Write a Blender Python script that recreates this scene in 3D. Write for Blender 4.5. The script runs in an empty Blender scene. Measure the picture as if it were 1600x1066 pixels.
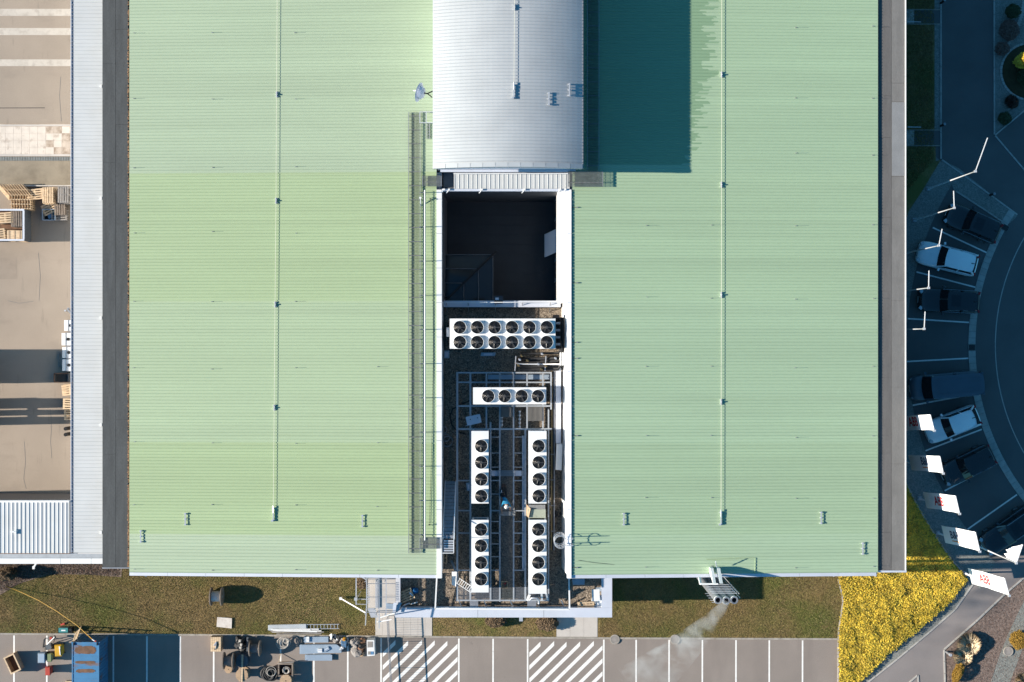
import bpy, bmesh, math, random
import numpy as np
from mathutils import Vector, Matrix, noise as mnoise
random.seed(7); RNG = np.random.default_rng(11)
S = bpy.context.scene
COL = S.collection
# ------------------------------------------------------------------ camera, sky, sun, exposure
CH, F = 100.0, 2050.0              # drone height above the car parks, focal length in photo pixels
cam = bpy.data.cameras.new('camera'); camo = bpy.data.objects.new('camera', cam); COL.objects.link(camo)
camo.location = (0, 0, CH); camo.rotation_euler = (0, 0, 0)
cam.sensor_width = 36; cam.lens = 36*F/1600; cam.clip_end = 2000; cam.clip_start = 0.5
S.camera = camo
EL = math.radians(24.5); TANE = math.tan(EL)
W = bpy.data.worlds.new('World'); S.world = W; W.use_nodes = True
nt = W.node_tree; bg = nt.nodes['Background']
sky = nt.nodes.new('ShaderNodeTexSky'); sky.sky_type = 'NISHITA'; sky.sun_disc = False
sky.sun_elevation = EL; sky.sun_rotation = math.radians(270); sky.ozone_density = 3.0; sky.air_density = 1.0; sky.dust_density = 0.4
wb = nt.nodes.new('ShaderNodeMix'); wb.data_type = 'RGBA'; wb.blend_type = 'MULTIPLY'; wb.inputs[0].default_value = 1; wb.inputs[7].default_value = (.35, .91, 1.06, 1)   # daylight white balance: the whole sky reads blue against the sun
nt.links.new(sky.outputs[0], wb.inputs[6]); nt.links.new(wb.outputs[2], bg.inputs[0]); bg.inputs[1].default_value = 0.074
sl = bpy.data.lights.new('sun', 'SUN'); sl.energy = 5.0; sl.angle = math.radians(0.5); sl.color = (1.0, 0.905, 0.785)
so = bpy.data.objects.new('sun', sl); COL.objects.link(so)
so.rotation_euler = Vector((math.cos(EL), 0.02*math.cos(EL), -math.sin(EL))).to_track_quat('-Z', 'Y').to_euler()
so.location = (-60, 0, 60)
vs = S.view_settings; vs.view_transform = 'Standard'; vs.look = 'None'; vs.exposure = 0.93; vs.gamma = 1; vs.use_curve_mapping = False
S.render.engine = 'CYCLES'; S.cycles.max_bounces = 6; S.cycles.volume_bounces = 4

# ------------------------------------------------------------------ helpers
def P(px, py, z=0.0):
    """point of the place at height z that the survey photo shows at (px, py)"""
    return Vector(((px-800)*(CH-z)/F, (533-py)*(CH-z)/F, z))
def P2(px, py, z=0.0): p = P(px, py, z); return (p.x, p.y)

def tag(o, label=None, cat=None, group=None, kind=None):
    if label: o['label'] = label
    if cat: o['category'] = cat
    if group: o['group'] = group
    if kind: o['kind'] = kind
    return o
def thing(name, label, cat, loc=(0, 0, 0), rz=0, group=None):
    o = bpy.data.objects.new(name, None); COL.objects.link(o); o.empty_display_size = .3
    o.location = loc; o.rotation_euler = (0, 0, rz)
    return tag(o, label, cat, group)
def wloc(o):
    v = Vector((0, 0, 0))
    while o is not None: v = v + o.location; o = o.parent
    return v
def copy_tree(o, loc=None, rz=None, label=None, parent=None, group=None):
    c = o.copy(); COL.objects.link(c); c.parent = parent
    if loc is not None: c.location = loc
    if rz is not None: c.rotation_euler = (0, 0, rz)
    if label: c['label'] = label
    if group: c['group'] = group
    for ch in list(o.children): copy_tree(ch, parent=c)
    return c

class MB:
    def __init__(s): s.v = []; s.f = []; s.mi = []; s.cur = 0; s.smooth = False
    def add(s, vs, fs):
        b = len(s.v); s.v.extend([tuple(x) for x in vs])
        for f in fs: s.f.append(tuple(b+i for i in f)); s.mi.append(s.cur)
        return s
    def box(s, x0, x1, y0, y1, z0, z1):
        if x0 > x1: x0, x1 = x1, x0
        if y0 > y1: y0, y1 = y1, y0
        return s.add([(x0,y0,z0),(x1,y0,z0),(x1,y1,z0),(x0,y1,z0),(x0,y0,z1),(x1,y0,z1),(x1,y1,z1),(x0,y1,z1)],
              [(3,2,1,0),(4,5,6,7),(0,1,5,4),(1,2,6,5),(2,3,7,6),(3,0,4,7)])
    def obox(s, c, size, M=None, rz=0.0):
        M = M or Matrix.Rotation(rz, 3, 'Z'); c = Vector(c); hx, hy, hz = [d/2 for d in size]
        vs = [c + M @ Vector((sx*hx, sy*hy, sz*hz)) for sz in (-1,1) for sx, sy in ((-1,-1),(1,-1),(1,1),(-1,1))]
        return s.add(vs, [(3,2,1,0),(4,5,6,7),(0,1,5,4),(1,2,6,5),(2,3,7,6),(3,0,4,7)])
    def bar(s, a, b, w=.05, h=None, up=(0,0,1)):
        a = Vector(a); b = Vector(b); h = h or w; d = b-a; L = d.length
        if L < 1e-6: return s
        d.normalize(); u = Vector(up)
        if abs(d.dot(u)) > .98: u = Vector((1,0,0))
        sd = d.cross(u).normalized(); u = sd.cross(d)
        M = Matrix((d, sd, u)).transposed()
        return s.obox((a+b)/2, (L, w, h), M)
    def tube(s, path, r, n=8, caps=True, rads=None):
        path = [Vector(p) for p in path]; rings = []
        for i, p in enumerate(path):
            d = (path[min(i+1,len(path)-1)]-path[max(i-1,0)]).normalized()
            u = Vector((0,0,1)) if abs(d.z) < .9 else Vector((1,0,0))
            a = d.cross(u).normalized(); b = a.cross(d); rr = rads[i] if rads else r
            rings.append([p + a*math.cos(2*math.pi*k/n)*rr + b*math.sin(2*math.pi*k/n)*rr for k in range(n)])
        vs = [q for R in rings for q in R]; fs = []
        for i in range(len(path)-1):
            for k in range(n):
                k2 = (k+1) % n; fs.append((i*n+k, i*n+k2, (i+1)*n+k2, (i+1)*n+k))
        if caps: fs.append(tuple(range(n))); fs.append(tuple(range((len(path)-1)*n+n-1, (len(path)-1)*n-1, -1)))
        return s.add(vs, fs)
    def lathe(s, c, prof, n=20, close=False):
        c = Vector(c); vs = []; fs = []
        for r, z in prof:
            for k in range(n): a = 2*math.pi*k/n; vs.append((c.x+r*math.cos(a), c.y+r*math.sin(a), c.z+z))
        for i in range(len(prof)-1):
            for k in range(n):
                k2 = (k+1) % n; fs.append((i*n+k, i*n+k2, (i+1)*n+k2, (i+1)*n+k))
        if close: fs.append(tuple(range(n))[::-1]); fs.append(tuple((len(prof)-1)*n+k for k in range(n)))
        return s.add(vs, fs)
    def cyl(s, c, r, z0, z1, n=16, r2=None): return s.lathe((c[0], c[1], 0), [(r, z0), (r2 or r, z1)], n, True)
    def prism(s, pts, z0, z1):
        n = len(pts); A = sum(pts[i][0]*pts[(i+1)%n][1]-pts[(i+1)%n][0]*pts[i][1] for i in range(n))
        if A < 0: pts = pts[::-1]
        vs = [(x,y,z0) for x,y in pts]+[(x,y,z1) for x,y in pts]
        return s.add(vs, [tuple(range(n))[::-1], tuple(range(n, 2*n))]+[(i,(i+1)%n,n+(i+1)%n,n+i) for i in range(n)])
    def sheet(s, pts, z):
        n = len(pts); A = sum(pts[i][0]*pts[(i+1)%n][1]-pts[(i+1)%n][0]*pts[i][1] for i in range(n))
        if A < 0: pts = pts[::-1]
        return s.add([(x,y,z) for x,y in pts], [tuple(range(n))])
    def strip(s, inner, outer, z):
        n = len(inner); vs = [(x,y,z) for x,y in inner]+[(x,y,z) for x,y in outer]
        for i in range(n-1):
            q = (i, i+1, n+i+1, n+i)
            a, b, c = (Vector(vs[k]) for k in q[:3])
            if (b-a).cross(c-b).z < 0: q = q[::-1]
            s.add([vs[k] for k in q], [(0,1,2,3)])
        return s
    def xf(s, M):
        s.v = [tuple(M @ Vector(p)) for p in s.v]; return s
    def mesh(s, name, mats, off=(0,0,0)):
        me = bpy.data.meshes.new(name)
        v = np.array(s.v, dtype=float).reshape(-1, 3) - np.array(off, dtype=float)
        me.from_pydata(v.tolist(), [], s.f)
        mats = mats if isinstance(mats, (list, tuple)) else [mats]
        for m in mats: me.materials.append(m)
        if len(mats) > 1: me.polygons.foreach_set('material_index', s.mi)
        if s.smooth: me.polygons.foreach_set('use_smooth', [True]*len(me.polygons))
        me.update(); return me
    def build(s, name, mats, parent=None, local=False, label=None, cat=None, group=None, kind=None, smooth=None):
        if smooth is not None: s.smooth = smooth
        if parent is None:
            a = np.array(s.v); off = Vector(((a[:,0].min()+a[:,0].max())/2, (a[:,1].min()+a[:,1].max())/2, a[:,2].min())) if not local else Vector((0,0,0))
        else: off = Vector((0,0,0)) if local else wloc(parent)
        o = bpy.data.objects.new(name, s.mesh(name, mats, off)); COL.objects.link(o)
        if parent is None: o.location = off
        else: o.parent = parent
        return tag(o, label, cat, group, kind)
def obj(name, me, parent=None, loc=(0,0,0), rz=0.0):
    o = bpy.data.objects.new(name, me); COL.objects.link(o); o.parent = parent; o.location = loc; o.rotation_euler = (0,0,rz); return o
def part(name, m, parent, fn, local=False, **k):
    b = MB(); fn(b); return b.build(name, m, parent, local, **k)

# ------------------------------------------------------------------ materials
def mat(name, col, rough=.6, metal=0.0, var=.12, scale=2.0, fine=.06, fscale=30.0, bump=0.0, bscale=60.0, col2=None, coat=0.0, spec=.5, obj_space=False, stretch=None):
    m = bpy.data.materials.new(name); m.use_nodes = True; n = m.node_tree.nodes; l = m.node_tree.links
    b = n['Principled BSDF']; b.inputs['Roughness'].default_value = rough; b.inputs['Metallic'].default_value = metal
    b.inputs['Coat Weight'].default_value = coat; b.inputs['Specular IOR Level'].default_value = spec
    if obj_space: src = n.new('ShaderNodeTexCoord').outputs['Object']
    else: src = n.new('ShaderNodeNewGeometry').outputs['Position']
    if stretch:
        mp = n.new('ShaderNodeMapping'); mp.inputs['Scale'].default_value = stretch; l.new(src, mp.inputs[0]); src = mp.outputs[0]
    a = n.new('ShaderNodeTexNoise'); a.inputs['Scale'].default_value = scale; a.inputs['Detail'].default_value = 6; l.new(src, a.inputs[0])
    r = n.new('ShaderNodeValToRGB'); r.color_ramp.elements[0].position = .32; r.color_ramp.elements[1].position = .68
    c2 = col2 or [min(1, c*(1+var)) for c in col]; c1 = col if col2 else [c*(1-var) for c in col]
    r.color_ramp.elements[0].color = (*c1[:3], 1); r.color_ramp.elements[1].color = (*c2[:3], 1)
    l.new(a.outputs[0], r.inputs[0]); out = r.outputs[0]
    if fine > 0:
        f = n.new('ShaderNodeTexNoise'); f.inputs['Scale'].default_value = fscale; f.inputs['Detail'].default_value = 3; l.new(src, f.inputs[0])
        mr = n.new('ShaderNodeMapRange'); mr.inputs[1].default_value = .25; mr.inputs[2].default_value = .75; mr.inputs[3].default_value = 1-fine; mr.inputs[4].default_value = 1+fine
        l.new(f.outputs[0], mr.inputs[0])
        mx = n.new('ShaderNodeMix'); mx.data_type = 'RGBA'; mx.blend_type = 'MULTIPLY'; mx.inputs[0].default_value = 1
        l.new(out, mx.inputs[6]); l.new(mr.outputs[0], mx.inputs[7]); out = mx.outputs[2]
    l.new(out, b.inputs['Base Color'])
    if bump > 0:
        t = n.new('ShaderNodeTexNoise'); t.inputs['Scale'].default_value = bscale; t.inputs['Detail'].default_value = 4; l.new(src, t.inputs[0])
        bp = n.new('ShaderNodeBump'); bp.inputs['Strength'].default_value = bump; bp.inputs['Distance'].default_value = .02
        l.new(t.outputs[0], bp.inputs['Height']); l.new(bp.outputs[0], b.inputs['Normal'])
    m['out'] = 1
    return m
def stain(m, col, scale, lo, hi, amount=.8, stretch=None):
    """lay a second, patchy stain over a material made with mat()"""
    n = m.node_tree.nodes; l = m.node_tree.links; b = n['Principled BSDF']; src = b.inputs['Base Color'].links[0].from_socket
    pos = n.new('ShaderNodeNewGeometry').outputs['Position']
    if stretch:
        mp = n.new('ShaderNodeMapping'); mp.inputs['Scale'].default_value = stretch; l.new(pos, mp.inputs[0]); pos = mp.outputs[0]
    t = n.new('ShaderNodeTexNoise'); t.inputs['Scale'].default_value = scale; t.inputs['Detail'].default_value = 7; t.inputs['Roughness'].default_value = .62; l.new(pos, t.inputs[0])
    mr = n.new('ShaderNodeMapRange'); mr.inputs[1].default_value = lo; mr.inputs[2].default_value = hi; mr.inputs[4].default_value = amount; l.new(t.outputs[0], mr.inputs[0])
    mx = n.new('ShaderNodeMix'); mx.data_type = 'RGBA'; l.new(mr.outputs[0], mx.inputs[0]); l.new(src, mx.inputs[6]); mx.inputs[7].default_value = (*col, 1)
    l.new(mx.outputs[2], b.inputs['Base Color']); return m

M = {}
M['asphalt'] = stain(stain(mat('asphalt', (.245,.208,.182), .85, var=.08, scale=.35, fine=.16, fscale=22, bump=.3, bscale=50), (.185,.155,.137), .5, .5, .72, .5, (1, .22, 1)), (.09,.078,.07), 1.1, .66, .76, .55)
M['yard'] = stain(stain(mat('yard_asphalt', (.315,.258,.205), .85, var=.07, scale=.3, fine=.10, fscale=18, bump=.25, bscale=50), (.20,.165,.135), .55, .55, .8, .5, (.5, 1, 1)), (.17,.14,.115), 1.6, .60, .74, .5, (1.6, .25, 1))
M['road'] = stain(mat('road_asphalt', (.118,.113,.110), .85, var=.08, scale=.4, fine=.15, fscale=25, bump=.3), (.085,.082,.08), .3, .5, .75, .5)
M['path'] = stain(mat('path_asphalt', (.225,.20,.19), .85, var=.08, scale=.4, fine=.12, fscale=25, bump=.3), (.15,.135,.13), .25, .52, .75, .6)
M['ground'] = mat('ground_soil', (.11,.10,.085), .9, var=.2, scale=.2)
M['paint'] = stain(mat('road_paint', (.80,.78,.74), .6, var=.06, scale=3, fine=.08), (.33,.30,.28), 4, .6, .72, .6)
M['oldpaint'] = stain(mat('faded_paint', (.50,.45,.39), .7, var=.06, scale=1), (.33,.28,.235), 2.2, .48, .7, .7)
M['kerb'] = stain(mat('kerb_concrete', (.33,.30,.26), .85, var=.18, scale=2, fine=.15, bump=.2), (.16,.13,.09), 3, .55, .75, .7)
M['kerbl'] = stain(mat('pale_kerb', (.40,.38,.35), .85, var=.12, scale=2, fine=.12, bump=.2), (.26,.24,.21), 3, .55, .75, .6)
M['concrete'] = stain(mat('pale_concrete', (.50,.46,.42), .8, var=.06, scale=1, fine=.06, bump=.15), (.34,.30,.26), 1.5, .58, .8, .5)
M['slabd'] = stain(mat('dirty_slab', (.52,.43,.35), .8, var=.1, scale=2, fine=.06), (.27,.20,.145), 1.3, .42, .60, .9)
M['slab'] = stain(mat('worn_slab', (.62,.545,.47), .8, var=.07, scale=2, fine=.06), (.27,.20,.15), 1.1, .55, .70, .8)
M['wall'] = mat('plaster_wall', (.55,.55,.55), .8, var=.05, scale=.6)
M['wallwhite'] = mat('white_wall', (.74,.74,.73), .7, var=.04, scale=.6)
M['walldark'] = mat('dark_facade', (.05,.058,.07), .5, var=.1, scale=.6)
M['silver'] = stain(mat('silver_sheet', (.425,.445,.455), .55, .0, var=.05, scale=.6, fine=.03), (.36,.38,.40), 1.2, .58, .8, .35)
M['cap'] = mat('aluminium_cap', (.60,.63,.70), .45, .15, var=.05, scale=.8, fine=.03)
M['capwhite'] = mat('white_cap', (.76,.76,.75), .5, var=.04, scale=.8, fine=.03)
M['sheetwhite'] = stain(mat('white_roof_sheet', (.55,.56,.555), .5, .05, var=.04, scale=.5, fine=.03), (.50,.50,.47), .8, .5, .8, .5)
M['felt'] = mat('black_felt', (.066,.070,.071), .85, var=.16, scale=1.2, fine=.25, fscale=16, bump=.5, bscale=26, stretch=(2.5,.35,1))
M['feltg'] = stain(mat('grey_felt', (.172,.165,.155), .85, var=.08, scale=1.2, fine=.14, fscale=18, bump=.4, bscale=26, stretch=(2.5,.35,1)), (.135,.13,.122), .8, .5, .7, .6)
M['feltd'] = mat('mid_grey_felt', (.118,.112,.107), .85, var=.1, scale=1.2, fine=.16, fscale=18, bump=.4, bscale=26, stretch=(2.5,.35,1))
M['feltl'] = mat('pale_felt', (.215,.218,.22), .85, var=.07, scale=1.2, fine=.1, fscale=18, bump=.3)
M['galv'] = mat('galvanised_steel', (.36,.37,.39), .45, .6, var=.12, scale=4, fine=.06)
M['steel'] = mat('painted_steel', (.40,.43,.46), .5, .3, var=.08, scale=3)
M['grate'] = mat('grating_steel', (.20,.21,.20), .55, .5, var=.15, scale=4)
M['alu'] = mat('aluminium', (.66,.67,.69), .35, .5, var=.05, scale=3)
M['white'] = mat('white_enamel', (.78,.78,.77), .4, var=.03, scale=1.5, fine=.02)
M['unit'] = stain(mat('chiller_white', (.74,.74,.73), .45, var=.03, scale=1.2, fine=.02), (.60,.59,.56), 1.3, .6, .8, .4)
M['louvre'] = mat('coil_grey', (.17,.18,.19), .6, .3, var=.1, scale=6)
M['black'] = mat('black_plastic', (.012,.012,.013), .5, var=.2, scale=6, spec=.3)
M['blade'] = mat('fan_blade', (.012,.012,.013), .4, var=.2, scale=6)
M['hub'] = mat('hub_steel', (.16,.15,.14), .35, .6, var=.1)
M['rubber'] = mat('black_rubber', (.02,.02,.021), .6, var=.25, scale=5, fine=.2)
M['wood'] = mat('fresh_pallet_wood', (.60,.44,.28), .75, var=.22, scale=2.2, fine=.12, fscale=24, obj_space=False, stretch=(1,6,1))
M['woodo'] = mat('weathered_wood', (.22,.175,.14), .85, var=.25, scale=2.5, fine=.2, fscale=24)
M['woodg'] = mat('grey_wood', (.27,.245,.225), .85, var=.2, scale=2.5, fine=.2, fscale=24)
M['ply'] = mat('plywood', (.42,.29,.18), .7, var=.15, scale=3, fine=.08)
M['rust'] = mat('rusty_steel', (.16,.085,.05), .85, var=.3, scale=3, fine=.2)
M['bluesheet'] = mat('blue_grey_sheet', (.38,.46,.54), .4, .35, var=.07, scale=1.5)
M['palesheet'] = stain(mat('pale_sheet', (.56,.59,.60), .4, .3, var=.07, scale=1.5), (.34,.33,.30), 1.7, .55, .75, .5)
M['bluebox'] = stain(mat('blue_container', (.05,.19,.36), .55, var=.10, scale=1.2, fine=.06), (.17,.10,.075), .9, .53, .66, .95, (.5, 1.6, 1))
M['skip'] = mat('skip_paint', (.10,.115,.13), .6, .2, var=.15, scale=2)
M['teal'] = mat('teal_paint', (.05,.22,.22), .4, var=.1)
M['yellow'] = mat('yellow_plastic', (.55,.30,.015), .5, var=.08)
M['yhose'] = mat('yellow_hose', (.52,.29,.04), .5, var=.06)
M['red'] = mat('red_plastic', (.42,.05,.03), .5, var=.1)
M['blue'] = mat('blue_plastic', (.10,.22,.38), .5, var=.08)
M['brightblue'] = mat('bright_blue', (.01,.12,.32), .5, var=.1)
M['olive'] = mat('olive_plastic', (.20,.24,.11), .5, var=.1)
M['bag'] = mat('grey_sack', (.26,.235,.215), .9, var=.2, scale=3, bump=.6, bscale=8)
M['cable'] = mat('steel_cable', (.72,.68,.56), .5, var=.05)
M['hose'] = mat('pale_hose', (.40,.37,.33), .6, var=.15, scale=5)
M['brass'] = mat('brass', (.48,.32,.14), .3, .8, var=.1)
M['gravelf'] = stain(mat('gravel_bed', (.21,.168,.125), .9, var=.25, scale=3, fine=.45, fscale=9, bump=1.0, bscale=9), (.06,.045,.035), 7, .5, .62, .85)
M['pebble'] = mat('pebbles', (.19,.15,.115), .85, col2=(.50,.42,.33), scale=9, fine=.1)
M['gravelg'] = stain(mat('grey_gravel', (.22,.225,.205), .9, var=.15, scale=4, fine=.35, fscale=12, bump=.8, bscale=14), (.12,.12,.105), 9, .5, .65, .6)
M['mulch'] = stain(mat('bark_mulch', (.20,.15,.125), .95, var=.25, scale=5, fine=.4, fscale=12, bump=1.0, bscale=14), (.06,.035,.025), 6, .5, .66, .7)
M['soil'] = stain(mat('lawn_soil', (.22,.150,.065), .95, var=.25, scale=1.0, fine=.45, fscale=10, bump=.8, bscale=16), (.115,.13,.028), .28, .46, .60, .9)
M['dark_soil'] = mat('shrub_soil', (.05,.038,.015), .95, var=.3, scale=4)
M['tilef'] = mat('court_tile', (.026,.033,.042), .6, var=.08, scale=1)
M['tint'] = mat('tinted_glass', (.02,.025,.03), .08, var=.05)
M['carglass'] = mat('car_glass', (.012,.016,.02), .06, var=.05, coat=.3)
M['carblack'] = mat('black_car_paint', (.012,.013,.015), .22, var=.05, coat=1.0)
M['carwhite'] = mat('white_car_paint', (.92,.92,.92), .35, var=.02, coat=.5)
M['carblue'] = mat('blue_van_paint', (.09,.12,.15), .35, .3, var=.03, coat=.5)
M['trim'] = mat('chrome_trim', (.55,.56,.58), .25, .8, var=.03)
M['tail'] = mat('tail_lamp', (.35,.01,.01), .25, var=.05, coat=.5)
M['lamp'] = mat('head_lamp', (.55,.56,.58), .15, .3, var=.05, coat=.6)
M['flag'] = mat('flag_cloth', (.92,.92,.92), .8, var=.02, scale=1)
M['flagred'] = mat('flag_red', (.60,.02,.02), .8, var=.02)
M['flagnavy'] = mat('flag_navy', (.03,.04,.10), .8, var=.02)
M['flagorange'] = mat('flag_orange', (.75,.22,.02), .8, var=.02)
M['pole'] = mat('pole_white', (.72,.72,.72), .35, var=.02)
M['box_leaf'] = mat('box_leaves', (.02,.035,.012), .7, col2=(.05,.075,.025), scale=8)
M['brown_leaf'] = mat('brown_leaves', (.10,.065,.035), .8, col2=(.22,.145,.08), scale=8)
M['ochre_leaf'] = mat('ochre_leaves', (.22,.125,.015), .8, col2=(.40,.23,.03), scale=8)
M['red_leaf'] = mat('red_twigs', (.11,.065,.055), .8, col2=(.22,.13,.10), scale=8)
M['pampas'] = mat('pampas_straw', (.55,.42,.26), .8, col2=(.80,.66,.46), scale=7)
M['yellow_leaf'] = mat('yellow_leaves', (.46,.31,.025), .7, col2=(.80,.56,.05), scale=1.6, fine=.35, fscale=9)
M['yellow_leaf2'] = mat('olive_yellow_leaves', (.22,.17,.02), .7, col2=(.48,.38,.04), scale=1.6, fine=.35, fscale=9)
M['grass'] = stain(mat('grass_blades', (.27,.18,.075), .8, col2=(.14,.155,.03), scale=.16, fine=.5, fscale=7), (.33,.24,.12), .5, .56, .72, .6)
M['grass2'] = mat('dry_grass_blades', (.36,.27,.13), .8, col2=(.25,.19,.055), scale=.5, fine=.4, fscale=9)
M['skin'] = mat('skin', (.45,.26,.18), .55, var=.05, scale=8)
M['blueshirt'] = mat('work_shirt', (.01,.20,.36), .8, var=.12, scale=8)
M['trousers'] = mat('dark_trousers', (.012,.013,.018), .85, var=.2, scale=8)
M['boot'] = mat('brown_boot', (.10,.05,.03), .7, var=.15)
M['helmet'] = mat('white_helmet', (.72,.72,.70), .35, var=.02)

# green standing-seam roof: per-batch tints, dust streaks along the pans, dew line that dries pan by pan
PITCH = .226
def green(name, tint):
    m = mat(name, tint, .5, .0, var=.035, scale=.22, fine=.03, fscale=7, stretch=(.25, 1.6, 1))
    stain(m, tuple(c*.86 for c in tint), .35, .5, .8, .45, (.10, 2.2, 1))
    stain(m, (tint[0]*.80, tint[1]*.80, tint[2]*.66), .9, .62, .82, .45, (.06, 3.0, 1))
    n = m.node_tree.nodes; l = m.node_tree.links; b = n['Principled BSDF']; src = b.inputs['Base Color'].links[0].from_socket
    sp = n.new('ShaderNodeSeparateXYZ'); l.new(n.new('ShaderNodeNewGeometry').outputs['Position'], sp.inputs[0])
    dv = n.new('ShaderNodeMath'); dv.operation = 'DIVIDE'; l.new(sp.outputs[1], dv.inputs[0]); dv.inputs[1].default_value = PITCH*2
    fl = n.new('ShaderNodeMath'); fl.operation = 'FLOOR'; l.new(dv.outputs[0], fl.inputs[0])
    wn = n.new('ShaderNodeTexWhiteNoise'); wn.noise_dimensions = '1D'; l.new(fl.outputs[0], wn.inputs['W'])
    mr = n.new('ShaderNodeMapRange'); mr.inputs[3].default_value = .965; mr.inputs[4].default_value = 1.025; l.new(wn.outputs[0], mr.inputs[0])
    mx = n.new('ShaderNodeMix'); mx.data_type = 'RGBA'; mx.blend_type = 'MULTIPLY'; mx.inputs[0].default_value = 1; l.new(src, mx.inputs[6]); l.new(mr.outputs[0], mx.inputs[7]); l.new(mx.outputs[2], b.inputs['Base Color'])
    return m
GT = (.352,.433,.302)
M['green'] = [green('green_seam_a', GT), green('green_seam_b', (.338,.428,.252)), green('green_seam_c', (.348,.436,.282)), green('green_seam_d', (.338,.430,.248)), green('green_seam_i', (.372,.452,.318))]
GR = (.352,.468,.31)
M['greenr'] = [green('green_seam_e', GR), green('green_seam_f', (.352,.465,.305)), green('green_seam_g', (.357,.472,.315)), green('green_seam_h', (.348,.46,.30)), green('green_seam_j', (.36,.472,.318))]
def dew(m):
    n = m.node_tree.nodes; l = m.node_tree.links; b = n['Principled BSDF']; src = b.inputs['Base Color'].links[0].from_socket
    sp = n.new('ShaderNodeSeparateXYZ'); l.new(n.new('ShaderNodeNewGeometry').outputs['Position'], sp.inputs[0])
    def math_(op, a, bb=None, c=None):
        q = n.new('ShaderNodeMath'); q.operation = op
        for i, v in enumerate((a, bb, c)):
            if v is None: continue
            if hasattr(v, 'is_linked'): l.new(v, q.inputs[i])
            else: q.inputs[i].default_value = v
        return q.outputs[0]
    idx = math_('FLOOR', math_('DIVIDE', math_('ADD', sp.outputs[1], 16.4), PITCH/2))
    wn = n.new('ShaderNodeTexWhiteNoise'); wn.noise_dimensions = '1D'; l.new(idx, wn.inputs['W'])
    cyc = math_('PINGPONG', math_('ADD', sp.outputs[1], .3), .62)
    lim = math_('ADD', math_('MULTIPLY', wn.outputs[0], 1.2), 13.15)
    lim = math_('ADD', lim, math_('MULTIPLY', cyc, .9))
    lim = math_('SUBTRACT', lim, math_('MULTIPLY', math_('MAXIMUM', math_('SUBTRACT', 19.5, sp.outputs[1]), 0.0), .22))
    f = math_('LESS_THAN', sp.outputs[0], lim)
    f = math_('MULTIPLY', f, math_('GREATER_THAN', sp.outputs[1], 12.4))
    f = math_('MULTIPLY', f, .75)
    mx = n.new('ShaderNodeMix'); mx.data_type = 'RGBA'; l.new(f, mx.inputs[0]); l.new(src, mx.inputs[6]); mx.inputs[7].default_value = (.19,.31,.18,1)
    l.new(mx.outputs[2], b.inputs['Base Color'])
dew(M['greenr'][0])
# ------------------------------------------------------------------ ground, roads, lawns
def flat(name, pts, z, m, kind='structure', parent=None):
    b = MB(); b.sheet(pts, z); return b.build(name, m, parent, kind=kind)
def pxs(*a, z=0.0): return [P2(x, y, z) for x, y in a]
flat('ground', [(-400,-400),(400,-400),(400,400),(-400,400)], -.03, M['ground'])
yard = flat('yard', pxs((-600,-300),(170,-300),(170,800),(-600,800)), 0, M['yard'])
for y0, y1 in ((14,25),(44,55),(93,103.5)):
    part('painted_stripe', M['oldpaint'], yard, lambda b: b.sheet(pxs((-300,y0),(150,y0),(150,y1),(-300,y1)), .005))
for pts in ([(79,640),(80.5,668),(79,690),(81,716)],[(38,690),(40,722),(37,748),(41,764)],[(12,470),(30,474),(52,471)],[(95,120),(93,150),(96,190)],[(60,395),(63,430),(61,470)]):
    part('crack', M['skip'], yard, lambda b: [b.bar((*P2(*a), .004), (*P2(*c), .004), .018, .004) for a, c in zip(pts[:-1], pts[1:])])
part('asphalt_patch', mat('patch_asphalt', (.275,.225,.18), .85, var=.06, fine=.1), yard, lambda b: b.sheet(pxs((-20,404),(26,403),(27,436),(-20,437)), .004))
part('asphalt_joint', M['rubber'], yard, lambda b: b.sheet(pxs((-60,168.6),(70,168.2),(70,169.2),(-60,169.6)), .005))
# loading strip: raised worn slabs, drain, sunk lane
dock = thing('loading_strip', 'pale worn concrete slab strip crossing the yard beside the drain channel', 'paving', P(60,220))
part('bed', M['slabd'], dock, lambda b: b.prism(pxs((-200,244.5),(150,244.5),(150,194),(-200,194)), -.02, .05))
cols = 24
for i in range(cols):
    for j in range(4):
        x0 = -180+i*12.6; y0 = 198.0+j*10.8
        h = .08 + random.uniform(-.006,.006)
        part('slab', M['slabd'] if x0 > 60 and random.random() < .75 else M['slab'], dock, lambda b: b.prism(pxs((x0+.1,y0+.1),(x0+12.5,y0+.1),(x0+12.5,y0+10.7),(x0+.1,y0+10.7)), .0, h))
part('edge_beam', M['concrete'], dock, lambda b: b.prism(pxs((-200,195),(150,195),(150,197.6),(-200,197.6)), 0, .10))
part('edge_beam', M['concrete'], dock, lambda b: b.prism(pxs((-200,241.4),(150,241.4),(150,244.4),(-200,244.4)), 0, .10))
part('drain_grate', M['grate'], dock, lambda b: [b.prism(pxs((-200+k*4,245),(-200+k*4+3.2,245),(-200+k*4+3.2,251.4),(-200+k*4,251.4)), 0, .03) for k in range(88)], kind='stuff')
lane = flat('sunken_lane', pxs((-600,251.5),(150,251.5),(150,290),(-600,290)), .006, stain(mat('lane_asphalt', (.27,.225,.165), .9, var=.12, scale=.5, fine=.08), (.15,.12,.085), .6, .48, .7, .7))
cop = thing('low_yard_wall', 'low pale coping wall along the lane behind the pallets', 'wall', P(50,291))
for i in range(12):
    part('coping_stone', M['concrete'], cop, lambda b: b.prism(pxs((-150+i*25.2,290.2),(-150+i*25.2+24.9,290.2),(-150+i*25.2+24.9,292),(-150+i*25.2,292)), 0, .32))

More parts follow.
